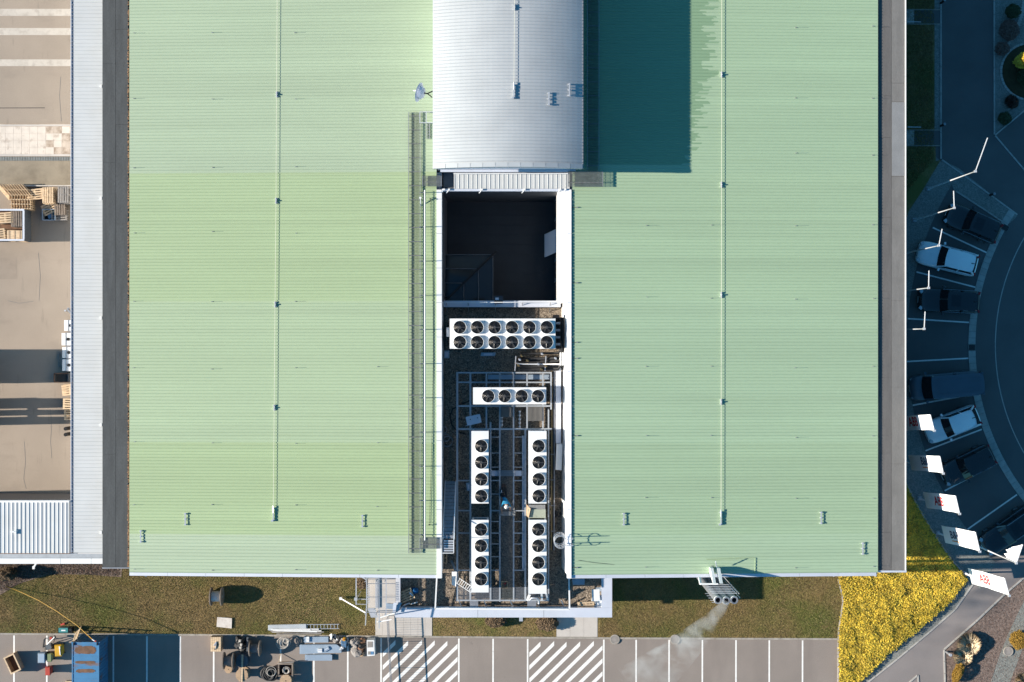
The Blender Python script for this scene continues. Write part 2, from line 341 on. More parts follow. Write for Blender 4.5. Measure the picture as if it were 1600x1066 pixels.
# south lawns, kerb, parking
KX = [-300,0,330,600,950,1310]; KY = [987.5,990.5,992.2,994.6,997.2,998.6]
def ky(x): return float(np.interp(x, KX, KY))
lawnA = pxs((-300,840),(590,840),(590,ky(590)-1.3),(330,ky(330)-1.3),(0,ky(0)-1.3),(-300,ky(-300)-1.3))
lawnB = pxs((675,900),(869,900),(869,ky(869)-1.3),(675,ky(675)-1.3))
lawnC = pxs((934,880),(1311,880),(1317,940),(1311,ky(1311)-1.3),(934,ky(934)-1.3))
for nm, q in (('lawn',lawnA),('lawn',lawnB),('lawn',lawnC)): flat(nm, q, .02, M['soil'])
flat('mulch_bed', pxs((-300,868),(192,868),(190,902),(140,898),(80,897),(30,912),(0,930),(-300,930)), .045, M['mulch'])
park = flat('car_park', pxs((-300,985),(0,988),(590,992),(1308.5,996.5),(1308.5,1300),(-300,1300)), 0.0, M['asphalt'])
kerb = thing('kerb', 'long line of concrete kerb stones between the lawns and the car park', 'kerb', P(640,994))
x = -60.0
while x < 1309:
    x1 = min(x+20.3, 1309)
    part('kerb_stone', M['kerb'], kerb, lambda b: b.prism(pxs((x,ky(x)-1.5),(x1-.35,ky(x1)-1.5),(x1-.35,ky(x1)+1.2),(x,ky(x)+1.2)), -.02, .07+random.uniform(-.006,.006)))
    x += 20.3
def pline(x, y0=None, y1=1300, w=2.4):
    y0 = y0 or ky(x)+2.4
    part('painted_line', M['paint'], park, lambda b: b.sheet(pxs((x-w/2,y0),(x+w/2,y0),(x+w/2-.6,y1),(x-w/2-.6,y1)), .005))
for x in (-30,22,73.3,177.3,229.6,281.7,334,438.5,490.5,543.5,595.5,717,770.5,824.5,943.5,994,1045.5,1097.5,1150,1202,1254): pline(x)
def hatch(xa, xb, n0, n1):
    for k in range(n0, n1):
        # 45 degree bars clipped to the box
        ya, yb = ky(xa)+5, 1300
        c = xa + k*20.6
        pts = []
        for t in np.linspace(0, 1, 60):
            px = xa+1.6 + t*(xb-xa-3.2); py = 1003 + (c-px)*.98 - 2
            if ya <= py <= yb-10: pts.append((px, py))
        if len(pts) > 2:
            (xs, ys), (xe, ye) = pts[0], pts[-1]
            part('painted_bar', M['paint'], park, lambda b: b.sheet(pxs((xs,ys),(min(xs+0,xe),ys+7.2),(xe,ye+7.2),(xe,ye)), .005))
hatch(596.5, 716.5, 1, 14); hatch(825.5, 943, 1, 14)
# concrete pads
pad1 = thing('concrete_pad', 'pale grooved concrete pad below the scaffold stair', 'paving', P(630,972))
for k in range(8):
    x0 = 586.5+k*11.1
    part('slab', M['concrete'], pad1, lambda b: b.prism(pxs((x0,895),(x0+10.9,895),(x0+10.9,ky(x0)-1.7),(x0,ky(x0)-1.7)), -.02, .05+random.uniform(-.004,.004)))
pad2 = thing('concrete_pad', 'plain pale concrete pad between two lawns under the parapet corner', 'paving', P(900,980))
for k in range(3):
    x0 = 869.5+k*21.4
    part('slab', M['concrete'], pad2, lambda b: b.prism(pxs((x0,920),(x0+21.2,920),(x0+21.2,ky(x0)-1.7),(x0,ky(x0)-1.7)), -.02, .05+random.uniform(-.004,.004)))
def manhole(px, py, label):
    t = thing('manhole', label, 'manhole', P(px,py))
    part('concrete_ring', M['kerb'], t, lambda b: b.lathe(P(px,py), [(.37,-.02),(.37,.10),(.30,.10),(.30,.085)], 24))
    part('cover', M['bag'], t, lambda b: b.cyl(P(px,py), .30, -.02, .088, 24))
manhole(960.5,999,'round concrete manhole at the kerb beside the white hatched bay'); manhole(1054.5,999,'round concrete manhole at the kerb under the drifting steam')

# east side
CX, CY = 1900, 540
def arc(r, a0, a1, n=48): return [P2(CX - r*math.cos(math.radians(a)), CY + r*math.sin(math.radians(a))) for a in np.linspace(a0, a1, n)]
flat('road', pxs((1440,-300),(2600,-300),(2600,905),(1545,905),(1521,880),(1440,600)), -.004, M['road'])
flat('lawn', pxs((1370,-300),(1462,-300),(1462,252),(1470,250),(1440,300),(1420,330),(1395,400),(1380,560),(1395,700),(1370,760)), .02, M['soil'])
flat('gravel_margin', pxs((1460,-300),(1470,-300),(1470,203),(1460,203)), .03, M['gravelg'])
b = MB(); b.strip(arc(530,-34,46), arc(483.5,-33,44.6), .012); b.build('gravel_margin', M['gravelg'], kind='structure')
b = MB(); b.sheet(pxs((1497,262),(1470,250),(1492,300),(1576,350),(1590,338)), .016); b.build('gravel_margin', M['gravelg'], kind='structure')
for (y0, y1, lab) in ((15.5,38,'short paved entrance path crossing the lawn strip, upper one, beside the service road'),(203.5,228,'short paved entrance path crossing the lawn strip beside the unflagged lamp mast')):
    t = thing('entrance_path', lab, 'path', P(1445,(y0+y1)/2))
    part('paving', M['road'], t, lambda b: b.prism(pxs((1380,y0),(1471,y0),(1471,y1),(1380,y1)), 0, .035))
    part('door_slab', M['concrete'], t, lambda b: b.prism(pxs((1380,y0+1),(1428,y0+1),(1428,y1-1),(1380,y1-1)), 0, .05))
    for yy in (y0, y1): part('edging', M['kerb'], t, lambda b: b.prism(pxs((1380,yy-.7),(1471,yy-.7),(1471,yy+.7),(1380,yy+.7)), 0, .07))
    part('handrail', M['alu'], t, lambda b: b.bar(P(1418,y1-4 if y0 < 100 else y0-5,.9), P(1439,y1-3.5 if y0 < 100 else y0-4.6,.9), .05))
# kerb ring of the turning circle in separate stones
ring = thing('ring_gutter', 'curved pale concrete gutter ring behind the parked cars', 'kerb', P(1520,540))
A = np.arange(-33.3, 50, 1.5)
for a0 in A:
    part('kerb_stone', M['kerbl'], ring, lambda b: b.prism(arc(387,a0+.03,a0+1.47,3)+arc(376,a0+.03,a0+1.47,3)[::-1], -.02, .03))
for (x, y, r) in ((1571,356,.5),(1519,543,0.0)):
    t = thing('storm_drain', 'square dark storm drain in the gutter ring %s' % ('behind the black estate car' if r else 'beside the empty bay'), 'drain', P(x,y,.03))
    part('frame', M['grate'], t, lambda b: b.obox(P(x,y,.035), (.52,.46,.03), rz=-r))
    for k in range(6): part('bar', M['black'], t, lambda b: b.obox(P(x,y,.055)+Matrix.Rotation(-r,3,'Z')@Vector(((k-2.5)*.08,0,0)), (.05,.4,.02), rz=-r))
bays = flat('bay_paving', arc(483,-33,44.6)+arc(388,-33,44.6)[::-1], .002, M['road'])
def seg(a, c, w, z, m, par): part('painted_line', m, par, lambda b: b.bar((*P2(*a), z), (*P2(*c), z), w, .004))
for a, c in (((1457.5,355.7),(1544,396)),((1432,425),(1524,449)),((1410,497.5),(1514,504)),((1408,565.5),(1513,560)),((1426,633.5),(1520,616)),((1446,704.5),(1534,671)),((1476,767),(1557,724)),((1512,827),(1589,773))):
    seg(a, c, .115, .006, M['paint'], bays)
b = MB()
def arc2(r, a0, a1, n=40): return [P2(1892 - r*math.cos(math.radians(a)), 540 + r*math.sin(math.radians(a))) for a in np.linspace(a0, a1, n)]
b.strip(arc2(336,-40,50), arc2(337.6,-40,50), .002); b.build('painted_ring', M['kerbl'], kind='structure')
def edging(name, pts, label, w=.11, h=.06, z0=-.02):
    t = thing(name, label, 'kerb', (*P2(*pts[0]), 0))
    for a, c in zip(pts[:-1], pts[1:]):
        A_, C_ = Vector((*P2(*a), 0)), Vector((*P2(*c), 0)); n = max(1, round((C_-A_).length/1.0))
        for k in range(n):
            p, q = A_.lerp(C_, k/n), A_.lerp(C_, (k+.97)/n)
            part('edging_stone', M['kerbl'], t, lambda b: b.bar(p+Vector((0,0,(h+z0)/2)), q+Vector((0,0,(h+z0)/2)), w, h-z0))
    return t
edging('edging', [(1470,-60),(1470,249)], 'straight edging stones between the lawn strip and the service road')
edging('edging', [(1553,-60),(1553.5,211)], 'straight edging stones along the shrub bed')
edging('edging', [(1555,211),(1610,165)], 'slanted edging stones below the dark round box shrub')
edging('edging', [(1555,212),(1640,312)], 'diagonal flush edging stones across the forecourt', h=.02)
edging('edging', [(1472,250),(1500,270),(1590,336)], 'edging stones along the gravel strip by the service road', h=.04)
edging('edging', [(1494,299),(1575,352)], 'edging stones along the gravel strip by the black estate car', h=.04)
edging('edging', [(1390,700),(1418,760),(1436,795),(1452,822),(1470,851),(1487,875),(1521,912)], 'curved edging stones between the yellow shrubs and the grey gravel')
edging('edging', [(1521,912),(1492,953),(1452,988),(1402,1030),(1350,1071)], 'edging stones of the footpath along the yellow shrubs', h=.04)
edging('edging', [(1640,868),(1567,931),(1524,972),(1475,1015),(1477,1090)], 'pale edging stones between footpath and bark bed')
edging('edging', [(1309.5,905),(1316,930),(1317,942),(1310,985),(1309.5,1080)], 'edging stones between lawn, car park and yellow shrubs')
edging('edging', [(1420,1067),(1434,1055),(1436,1080)], 'small triangular edging corner beside the footpath', h=.05)
flat('footpath', pxs((1548,880),(1660,850),(1567,931),(1524,972),(1475,1015),(1477,1300),(1200,1300),(1350,1071),(1402,1030),(1452,988),(1492,953),(1521,912)), .004, M['path'])
flat('gravel_margin', pxs((1512,905),(1521,912),(1492,953),(1452,988),(1402,1030),(1350,1071),(1336,1071),(1388,1022),(1436,982),(1478,945)), .01, M['gravelg'])
flat('bark_bed', pxs((1700,812),(1567,932),(1524,973),(1476,1016),(1478,1300),(1900,1300),(1900,812)), .01, M['mulch'])
flat('gravel_path', pxs((1640,860),(1600,938),(1575.6,989.6),(1564,1018),(1547,1068),(1530,1120),(1562,1120),(1578,1066),(1596,1018),(1640,930)), .016, M['gravelg'])
flat('shrub_bed', pxs((1554.5,-300),(1554.5,209),(1610,163),(1800,20),(1800,-300)), .01, M['gravelg'])
flat('round_bed', [P2(1608+43*math.cos(t), 112+43*math.sin(t)) for t in np.linspace(0, 2*math.pi, 40, endpoint=False)], .02, M['dark_soil'])
rg = thing('paver_ring', 'ring of small pale pavers round the yellow shrub bed', 'kerb', P(1608,112))
for k in range(44):
    a = 2*math.pi*k/44
    part('paver', M['kerbl'], rg, lambda b: b.obox((*P2(1608+44*math.cos(a), 112+44*math.sin(a)), .03), (.16,.27,.06), rz=-a))
pb = thing('paver_border', 'slanting border of small pale pavers beside the shrub bed', 'kerb', P(1592,40))
for k in range(24):
    t = k/23; x = 1601-1.5*t-34*t*t*.9; y = -12+t*92
    part('paver', M['kerbl'], pb, lambda b: b.obox((*P2(x, y), .03), (.32,.17,.06), rz=.25+.2*t))

# ------------------------------------------------------------------ main factory building
ZO, ZI, ZG, ZP, ZF = 6.9, 7.9, 4.9, 5.5, 6.74
XL0, XL1, XR0, XR1, YS, YN = -27.1, -5.30, 4.19, 25.92, -16.4, 46.0
def zl(X): return ZO+(X-XL0)/(XL1-XL0)*(ZI-ZO)
def zr(X): return ZI-(X-XR0)/(XR1-XR0)*(ZI-ZO)
def RP(px, py, right=False, dz=0.0):
    z = 7.4
    for _ in range(6): X = (px-800)*(CH-z)/F; z = (zr if right else zl)(X)+dz
    return P(px, py, z)
fac = thing('factory_building', 'large factory hall with two pale green standing seam roofs and silver centre roof', 'building', (0,0,0))
part('wall', M['wall'], fac, lambda b: b.add([(XL0,YS,0),(XL1,YS,0),(XL1,YN,0),(XL0,YN,0),(XL0,YS,ZO-.12),(XL1,YS,ZI-.12),(XL1,YN,ZI-.12),(XL0,YN,ZO-.12)],[(3,2,1,0),(4,5,6,7),(0,1,5,4),(1,2,6,5),(2,3,7,6),(3,0,4,7)]))
part('wall', M['wall'], fac, lambda b: b.add([(XR0,YS,0),(XR1,YS,0),(XR1,YN,0),(XR0,YN,0),(XR0,YS,ZI-.12),(XR1,YS,ZO-.12),(XR1,YN,ZO-.12),(XR0,YN,ZI-.12)],[(3,2,1,0),(4,5,6,7),(0,1,5,4),(1,2,6,5),(2,3,7,6),(3,0,4,7)]))
def ribbed(b, x0, x1, y0, y1, zf, nx=1, pitch=PITCH, rw=.055, rh=.035):
    ys = []; n = max(1, round((y1-y0)/pitch)); p = (y1-y0)/n
    for k in range(n):
        a = y0+k*p; ys += [(a,0),(a+rw*.3,rh),(a+rw*.7,rh),(a+rw,0)]
    ys.append((y1,0)); xs = np.linspace(x0, x1, nx+1)
    vs = [(X, y, zf(X)+dz) for X in xs for y, dz in ys]; m = len(ys)
    b.add(vs, [(i*m+k, (i+1)*m+k, (i+1)*m+k+1, i*m+k+1) for i in range(nx) for k in range(m-1)])
YB = [YN, 11.85, 2.85, -7.18, -13.65, YS-.02]
for i in range(5):
    part('roof_section', M['green'][i], fac, lambda b: ribbed(b, XL0-.05, XL1, YB[i+1], YB[i], zl))
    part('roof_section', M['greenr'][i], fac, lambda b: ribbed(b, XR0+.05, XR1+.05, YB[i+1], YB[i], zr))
# thin cover strips over the sheet joints
for i in (1,2,3,4):
    part('joint_strip', M['green'][3], fac, lambda b: b.add([(XL0,YB[i]-.03,ZO+.038),(XL1,YB[i]-.03,ZI+.038),(XL1,YB[i]+.03,ZI+.038),(XL0,YB[i]+.03,ZO+.038)],[(0,1,2,3)]))
# eaves gutters along the south edge in lengths
for k in range(8):
    x0, x1 = XL0-.05+k*2.74, XL0-.05+(k+1)*2.74-.015
    if k == 7: x1 = XL1+.3
    part('eaves_gutter', M['cap'], fac, lambda b: b.add([(x0,YS-.25,zl(x0)-.3),(x1,YS-.25,zl(x1)-.3),(x1,YS-.03,zl(x1)-.3),(x0,YS-.03,zl(x0)-.3),(x0,YS-.25,zl(x0)-.02),(x1,YS-.25,zl(x1)-.02),(x1,YS-.03,zl(x1)-.02),(x0,YS-.03,zl(x0)-.02)],[(3,2,1,0),(4,5,6,7),(0,1,5,4),(1,2,6,5),(2,3,7,6),(3,0,4,7)]))
    x0, x1 = XR0-.32+k*2.75, XR0-.32+(k+1)*2.75-.015
    part('eaves_gutter', M['cap'], fac, lambda b: b.add([(x0,YS-.27,zr(x0)-.3),(x1,YS-.27,zr(x1)-.3),(x1,YS-.03,zr(x1)-.3),(x0,YS-.03,zr(x0)-.3),(x0,YS-.27,zr(x0)-.02),(x1,YS-.27,zr(x1)-.02),(x1,YS-.03,zr(x1)-.02),(x0,YS-.03,zr(x0)-.02)],[(3,2,1,0),(4,5,6,7),(0,1,5,4),(1,2,6,5),(2,3,7,6),(3,0,4,7)]))
# downpipes under the eaves
for (px, rt) in ((222,0),(316,0),(1304,1),(1370,1)):
    X = (px-800)*.0456
    part('downpipe', M['alu'], fac, lambda b: b.tube([(X,YS-.16,6.5),(X+.1,YS-.45,5.9),(X+.1,YS-.45,.0)], .07, 8))
# inner edge caps beside the technical yard, in lengths
capL0, capL1 = XL1, -4.93
ys = np.arange(YS-.25, 10.6, 2.42)
for a in ys:
    c = min(a+2.40, 10.62)
    part('edge_cap', M['capwhite'], fac, lambda b: b.box(capL0+.003, capL1, a, c, ZI-.5, ZI+.05))
    part('edge_cap', M['cap'], fac, lambda b: b.add([(3.86,a,ZI+.02),(4.16,a,ZI+.10),(4.16,c,ZI+.10),(3.86,c,ZI+.02),(3.86,a,ZI-.5),(4.16,a,ZI-.5),(4.16,c,ZI-.5),(3.86,c,ZI-.5)],[(0,1,2,3),(4,0,3,7),(0,4,5,1),(1,5,6,2),(2,6,7,3)]))
part('wall', M['wallwhite'], fac, lambda b: b.add([(3.86,YS,ZI-.02),(3.86,2.7,ZI-.02),(3.60,2.7,ZG),(3.60,YS,ZG),(4.15,YS,ZI-.02),(4.15,2.7,ZI-.02),(4.15,2.7,0),(4.15,YS,0)],[(0,3,2,1),(0,4,7,3),(1,2,6,5)]))
part('wall', M['wallwhite'], fac, lambda b: b.add([(3.86,2.7,ZI-.02),(3.86,10.6,ZI-.02),(3.25,10.6,ZI-1.1),(3.25,2.7,ZI-1.1),(3.25,2.7,0),(3.25,10.6,0),(4.15,2.7,0),(4.15,2.7,ZI-.02)],[(0,3,2,1),(3,4,5,2),(0,7,6,4,3)]))
part('wall', M['wall'], fac, lambda b: b.box(XL1+.01, -4.96, YS, 11.9, 0, ZI-.51))
# flat felt roofs on both flanks
part('wall', M['felt'], fac, lambda b: b.box(-29.10, XL0-.02, -16.08, YN, 0, ZF-.06))
part('wall', M['felt'], fac, lambda b: b.box(XR1+.02, 27.96, -16.32, YN, 0, ZF-.06))
def lanes(x0, x1, cuts, m, pl=None):
    cuts = [-17] + [ (533-c)*(CH-ZF)/F for c in cuts[::-1]] + [YN]
    for a, c in zip(cuts[:-1], cuts[1:]):
        a2 = max(a, -16.30 if x0 > 0 else -16.08)
        part('felt_sheet', pl if (pl and a < 15.5 and c > 15.5) else m, fac, lambda b: b.box(x0, x1-.02, a2+.006, c-.006, ZF-.058, ZF+random.uniform(0,.012)))
lanes(-29.11, -28.16, [100,254,410,564,710], M['felt']); lanes(-28.16, -27.27, [46,195,350,503,656], M['felt'])
lanes(26.02, 26.98, [43,150,215,340,455,590,708,832], M['feltd']); lanes(26.98, 27.92, [130,159,276,470,605,725], M['feltg'])
part('felt_sheet', M['feltl'], fac, lambda b: b.box(26.99, 27.90, P(0,275,ZF).y, P(0,160,ZF).y, ZF+.013, ZF+.02))
for k in range(16):
    a = -16.30+k*3.9
    part('verge_trim', M['capwhite'], fac, lambda b: b.box(27.925, 28.0, a, a+3.89, ZF-.25, ZF+.07))
part('verge_trim', M['cap'], fac, lambda b: b.box(26.0, 28.03, -16.44, -16.305, ZF-.25, ZF+.06))
part('verge_trim', M['galv'], fac, lambda b: b.box(-29.13, -27.2, -16.17, -16.085, ZF-.25, ZF+.05))
# leaf-filled gutter west of the green roof
part('gutter', M['black'], fac, lambda b: b.box(-27.265, -27.16, -16.1, YN, ZF-.05, ZF-.02))
gl = MB()
for k in range(1500):
    t = random.random(); Y = -16.0+42*(t**1.5); X = random.uniform(-27.30,-27.15); s = random.uniform(.03,.07); a = random.random()*6.3
    gl.add([(X+s*math.cos(a),Y+s*math.sin(a),ZF+.012+random.random()*.03),(X-s*math.sin(a),Y+s*math.cos(a),ZF+.02),(X-s*math.cos(a),Y-s*math.sin(a),ZF+.012+random.random()*.03),(X+s*math.sin(a),Y-s*math.cos(a),ZF+.02)],[(0,1,2,3)])
gl.build('fallen_leaves', mat('dead_leaves', (.10,.05,.025), .9, col2=(.42,.24,.12), scale=12), kind='stuff')
# small seam clips on the roofs
clip = MB(); clip.box(-.05,.05,-.025,.025,0,.05).cyl((0,0), .008, .05, .38, 5); cm = clip.mesh('seam_clip', M['galv'])
for i, px in enumerate((210, 332, 462, 590)):
    for py in (53,155,261,363,471,575,692,790,890):
        if px < 500 or py > 500:
            p = RP(px+random.uniform(-1,1), py+random.uniform(-2,2)); obj('seam_clip', cm, fac, p)
for px in (1010,1112,1243,1364):
    for py in (42,155,241,352,466,574,682,779,886):
        if not (px < 1120 and py < 300): obj('seam_clip', cm, fac, RP(px+random.uniform(-1,1), py+random.uniform(-2,2), True))
# centre hall with silver barrel roof
TX0, TX1, TY, TZ, RISE = -5.32, 4.77, 11.78, 11.05, .92
def zt(X): u = (X-(TX0+TX1)/2)/((TX1-TX0)/2); return TZ+RISE*(1-u*u)
part('wall', M['silver'], fac, lambda b: b.box(TX0+.12, TX1-.15, TY+.25, YN, 0, TZ-.05))
part('barrel_roof', M['silver'], fac, lambda b: ribbed(b, TX0, TX1, TY+.05, YN, zt, nx=28, pitch=.229, rw=.06, rh=.04), smooth=False)
part('gable_wall', M['cap'], fac, lambda b: b.add([(X, TY+.24, zt(X)-.03) for X in np.linspace(TX0+.12,TX1-.15,17)]+[(TX1-.15,TY+.24,0),(TX0+.12,TY+.24,0)],[tuple(range(19))[::-1]]))
xs = np.linspace(TX0-.02, TX1+.02, 13)
for k in range(12):
    a, c = xs[k]+.012, xs[k+1]-.012
    part('verge_cap', M['silver'], fac, lambda b: b.add([(a,TY-.10,zt(a)-.32),(c,TY-.10,zt(c)-.32),(c,TY+.20,zt(c)-.32),(a,TY+.20,zt(a)-.32),(a,TY-.10,zt(a)+.06),(c,TY-.10,zt(c)+.06),(c,TY+.20,zt(c)+.06),(a,TY+.20,zt(a)+.06)],[(3,2,1,0),(4,5,6,7),(0,1,5,4),(1,2,6,5),(2,3,7,6),(3,0,4,7)]))
part('gable_sill', M['cap'], fac, lambda b: b.box(TX0+.3, TX1-.3, TY+.06, TY+.23, ZI+.1, ZI+.2))
for X in (TX0-.05, TX1-.03): part('side_gutter', M['capwhite'] if X < 0 else M['galv'], fac, lambda b: b.box(X, X+.09, TY-.1, YN, TZ-.22, TZ+.01))
# canopy roof between hall and court
part('canopy_deck', M['galv'], fac, lambda b: b.box(-4.1, 4.1, 10.62, TY+.3, ZI-.35, ZI-.08))
def vrib(b, x0, x1, y0, y1, z, pitch, rw=.05, rh=.05):
    n = round((x1-x0)/pitch); p = (x1-x0)/n; xs = []
    for k in range(n): a = x0+k*p; xs += [(a,0),(a+rw*.25,rh),(a+rw*.75,rh),(a+rw,0)]
    xs.append((x1,0)); m = len(xs)
    b.add([(x,y0,z+d) for x,d in xs]+[(x,y1,z+d) for x,d in xs],[(k,k+1,m+k+1,m+k) for k in range(m-1)])
part('canopy_floor', M['galv'], fac, lambda b: b.box(-4.9, -4.11, 10.70, TY+.2, 6.3, 6.5))
part('canopy_sheet', M['sheetwhite'], fac, lambda b: vrib(b, -4.06, 4.05, 10.7, 11.75, ZI-.03, .31, .05, .025))
part('canopy_beam', M['cap'], fac, lambda b: b.box(-4.92, 4.1, 10.52, 10.68, ZI-.3, ZI+.03))
part('canopy_rail', M['capwhite'], fac, lambda b: [b.bar((-4.1,11.72,ZI+.22),(3.95,11.72,ZI+.22),.05)]+[b.bar((x,11.72,ZI-.1),(x,11.72,ZI+.22),.04) for x in np.linspace(-3.6,3.8,8)])
for x in (-4.75,-4.4,-2.1,.9,3.4,3.75):
    part('bracket', M['capwhite'], fac, lambda b: [b.bar((x,10.62,ZI+.05),(x-.22,10.38,ZI-.02),.05), b.obox((x-.02,10.62,ZI+.10),(.14,.12,.14))])
# sunken court
cx0, cx1, cy0, cy1 = -4.93, 3.25, 2.86, 10.55
part('court_floor', M['tilef'], fac, lambda b: b.box(cx0, cx1+.3, cy0-.3, cy1+.3, -.01, .3))
tm = MB(); tm.box(-.36,.36,-.36,.36,0,.03); tmm = tm.mesh('court_tile', M['tilef'])
for i in range(11):
    for j in range(10): obj('court_tile', tmm, fac, (cx0+.40+i*.74, cy0+.40+j*.74, .30+random.uniform(0,.006)))
part('court_wall', M['walldark'], fac, lambda b: b.box(-4.958, -4.90, cy0, cy1, .3, ZI-.52))
part('court_wall', M['walldark'], fac, lambda b: b.box(cx0, cx1, cy1+.02, cy1+.3, .3, ZI-.36))
part('court_wall', M['walldark'], fac, lambda b: b.box(cx0, cx1, cy0-.45, cy0-.02, .3, 5.3))
part('court_coping', M['cap'], fac, lambda b: b.box(cx0, 3.5, 2.72-.28, 2.90, 5.3, 5.62))
part('court_bracket_box', M['walldark'], fac, lambda b: b.box(-1.28,-.66,2.7,3.25,5.0,5.66))
part('court_lamp', M['cap'], fac, lambda b: b.box(-1.2,-.95,2.95,3.12,5.665,5.70))
part('awning', M['cap'], fac, lambda b: b.add([(2.45,6.2,2.9),(3.26,6.5,4.0),(3.26,8.2,4.0),(2.45,7.9,2.9),(2.4,6.2,2.8),(3.2,6.5,3.85),(3.2,8.2,3.85),(2.4,7.9,2.8)],[(0,1,2,3),(7,6,5,4),(0,4,5,1),(1,5,6,2),(2,6,7,3),(3,7,4,0)]))
for y in np.arange(cy0+.3, cy1, 1.5): part('window', M['tint'], fac, lambda b: b.box(3.19,3.247,y,y+1.2,1.2,3.2))
# hipped glass corner canopy in the court
H = lambda px, py: P(px, py, 3.2)
hip = [H(690.5,383), H(767,382.5), H(767,461), H(690.5,461)]
for k in range(3):
    f0, f1 = 1-k*.30, 1-(k+1)*.30
    o = Vector((cx0+.02, cy0+.02, 0)); w = 3.55; d = 3.55
    za, zb = 3.0+k*.35, 3.0+(k+1)*.35
    part('glass_pane', M['tint'], fac, lambda b: b.add([(o.x,o.y+d*f0-.05,za),(o.x+w*f0-.05,o.y+d*f0-.05,za),(o.x+w*f1,o.y+d*f1,zb),(o.x,o.y+d*f1,zb)],[(0,1,2,3)]))
    part('glass_pane', M['tint'], fac, lambda b: b.add([(o.x+w*f0-.05,o.y+d*f0-.05,za),(o.x+w*f0-.05,o.y,za),(o.x+w*f1,o.y,zb),(o.x+w*f1,o.y+d*f1,zb)],[(0,1,2,3)]))
    part('glazing_bar', M['louvre'], fac, lambda b: [b.bar((o.x,o.y+d*f0-.05,za+.04),(o.x+w*f0-.05,o.y+d*f0-.05,za+.04),.05), b.bar((o.x+w*f0-.05,o.y+d*f0-.05,za+.04),(o.x+w*f0-.05,o.y,za+.04),.05)])
part('hip_beam', M['black'], fac, lambda b: b.bar((cx0,cy0,4.2),(cx0+3.75,cy0+3.75,3.08),.16))
# technical yard deck and south parapet block
gdeck = part('gravel_deck', M['gravelf'], fac, lambda b: [b.box(-4.90, 3.88, YS+.02, 2.43, 4.5, ZG), b.box(-8.35, 7.05, -19.7, YS-.0, 4.5, ZG)])
part('wall', M['wall'], fac, lambda b: b.box(-8.42, 7.16, -19.85, YS-.02, 0, 4.49))
yb = -(965-533)*(CH-ZP)/F
for a, c in zip((-8.42,-2.45,2.3),(-2.47,2.28,7.21)):
    part('coping', M['cap'], fac, lambda b: b.box(a, c, yb, yb+.70, ZG-.4, ZP))
part('coping', M['cap'], fac, lambda b: b.box(6.45, 7.21, yb+.705, YS-.28, ZG-.4, ZP-.003))
part('coping', M['cap'], fac, lambda b: b.box(-8.42, -8.05, yb+.705, YS-.28, ZG-.4, ZP-.003))
part('spout', M['alu'], fac, lambda b: b.box(.52, .78, yb-.32, yb, ZP-.5, ZP-.2))

# west annexes
anx = thing('annex_building', 'narrow annex with white ribbed metal roof beside the black felt roof', 'building', (-30.5, 0, 0))
ZA = 5.8
ax0 = P(110.5,0,ZA).x
part('wall', M['wall'], anx, lambda b: b.box(ax0+.5, -29.12, -15.3, YN, 0, ZA-.08))
part('roof_sheet', M['sheetwhite'], anx, lambda b: ribbed(b, ax0+.20, -29.12, P(0,864,ZA).y, YN, lambda X: ZA, pitch=.265, rw=.05, rh=.03))
for k in range(20):
    a = -15.2+k*3.05
    part('gutter', M['cap'], anx, lambda b: [b.box(ax0, ax0+.05, a, a+3.03, ZA-.2, ZA+.02), b.box(ax0+.05, ax0+.2, a, a+3.03, ZA-.2, ZA-.10)])
part('gutter_hooks', M['galv'], anx, lambda b: [b.box(ax0+.05, ax0+.21, y, y+.05, ZA-.09, ZA+.015) for y in np.arange(-15.1, YN-.3, .265)], kind='stuff')
for py in (135,310,497,664,832): part('roof_clip', M['white'], anx, lambda b: b.obox(P(158,py,ZA+.05), (.12,.22,.1)))
ya, yc = P(0,872.5,ZA).y, P(0,881,ZA).y
part('end_gutter', M['steel'], anx, lambda b: b.box(-44, -29.14, ya, P(0,865,ZA).y, ZA-.3, ZA-.12))
for a in (-44,-37.2,-32.4,-30.2): part('end_fascia', M['capwhite'], anx, lambda b: b.box(a, {-44:-37.22,-37.2:-32.42,-32.4:-30.22,-30.2:-29.14}[a], yc, ya-.003, ZA-.35, ZA+.02))
part('wall_lamp', M['white'], anx, lambda b: [b.bar((-34.4,yc-.02,5.0),(-34.6,yc-.35,5.0),.12), b.obox((-34.65,yc-.42,4.95),(.16,.22,.12))])
low = thing('store_annex', 'store annex with white deep-ribbed roof at the corner of the yard', 'building', (-36, -13, 0))
lx1 = P(109,0,ZA).x-.02; ly0, ly1 = P(0,864.5,ZA).y, P(0,782,ZA).y
part('wall', M['walldark'], low, lambda b: b.box(-44, lx1-.05, ly0, ly1-.12, 0, ZA-.1))
part('roof_sheet', M['sheetwhite'], low, lambda b: vrib(b, -44, lx1, ly0, ly1-.12, ZA, .301, rw=.12, rh=.03))
part('ridge_cap', M['capwhite'], low, lambda b: b.box(-44, lx1, ly1-.14, ly1, ZA-.2, ZA+.10))
part('eaves_trim', M['rust'], low, lambda b: b.box(-44, lx1, ly0-.05, ly0-.0, ZA-.2, ZA+.01))
part('roof_bracket', M['white'], low, lambda b: [b.obox(P(20,831,ZA+.1),(.30,.10,.12)), b.obox(P(25,831,ZA+.1),(.06,.34,.12))])
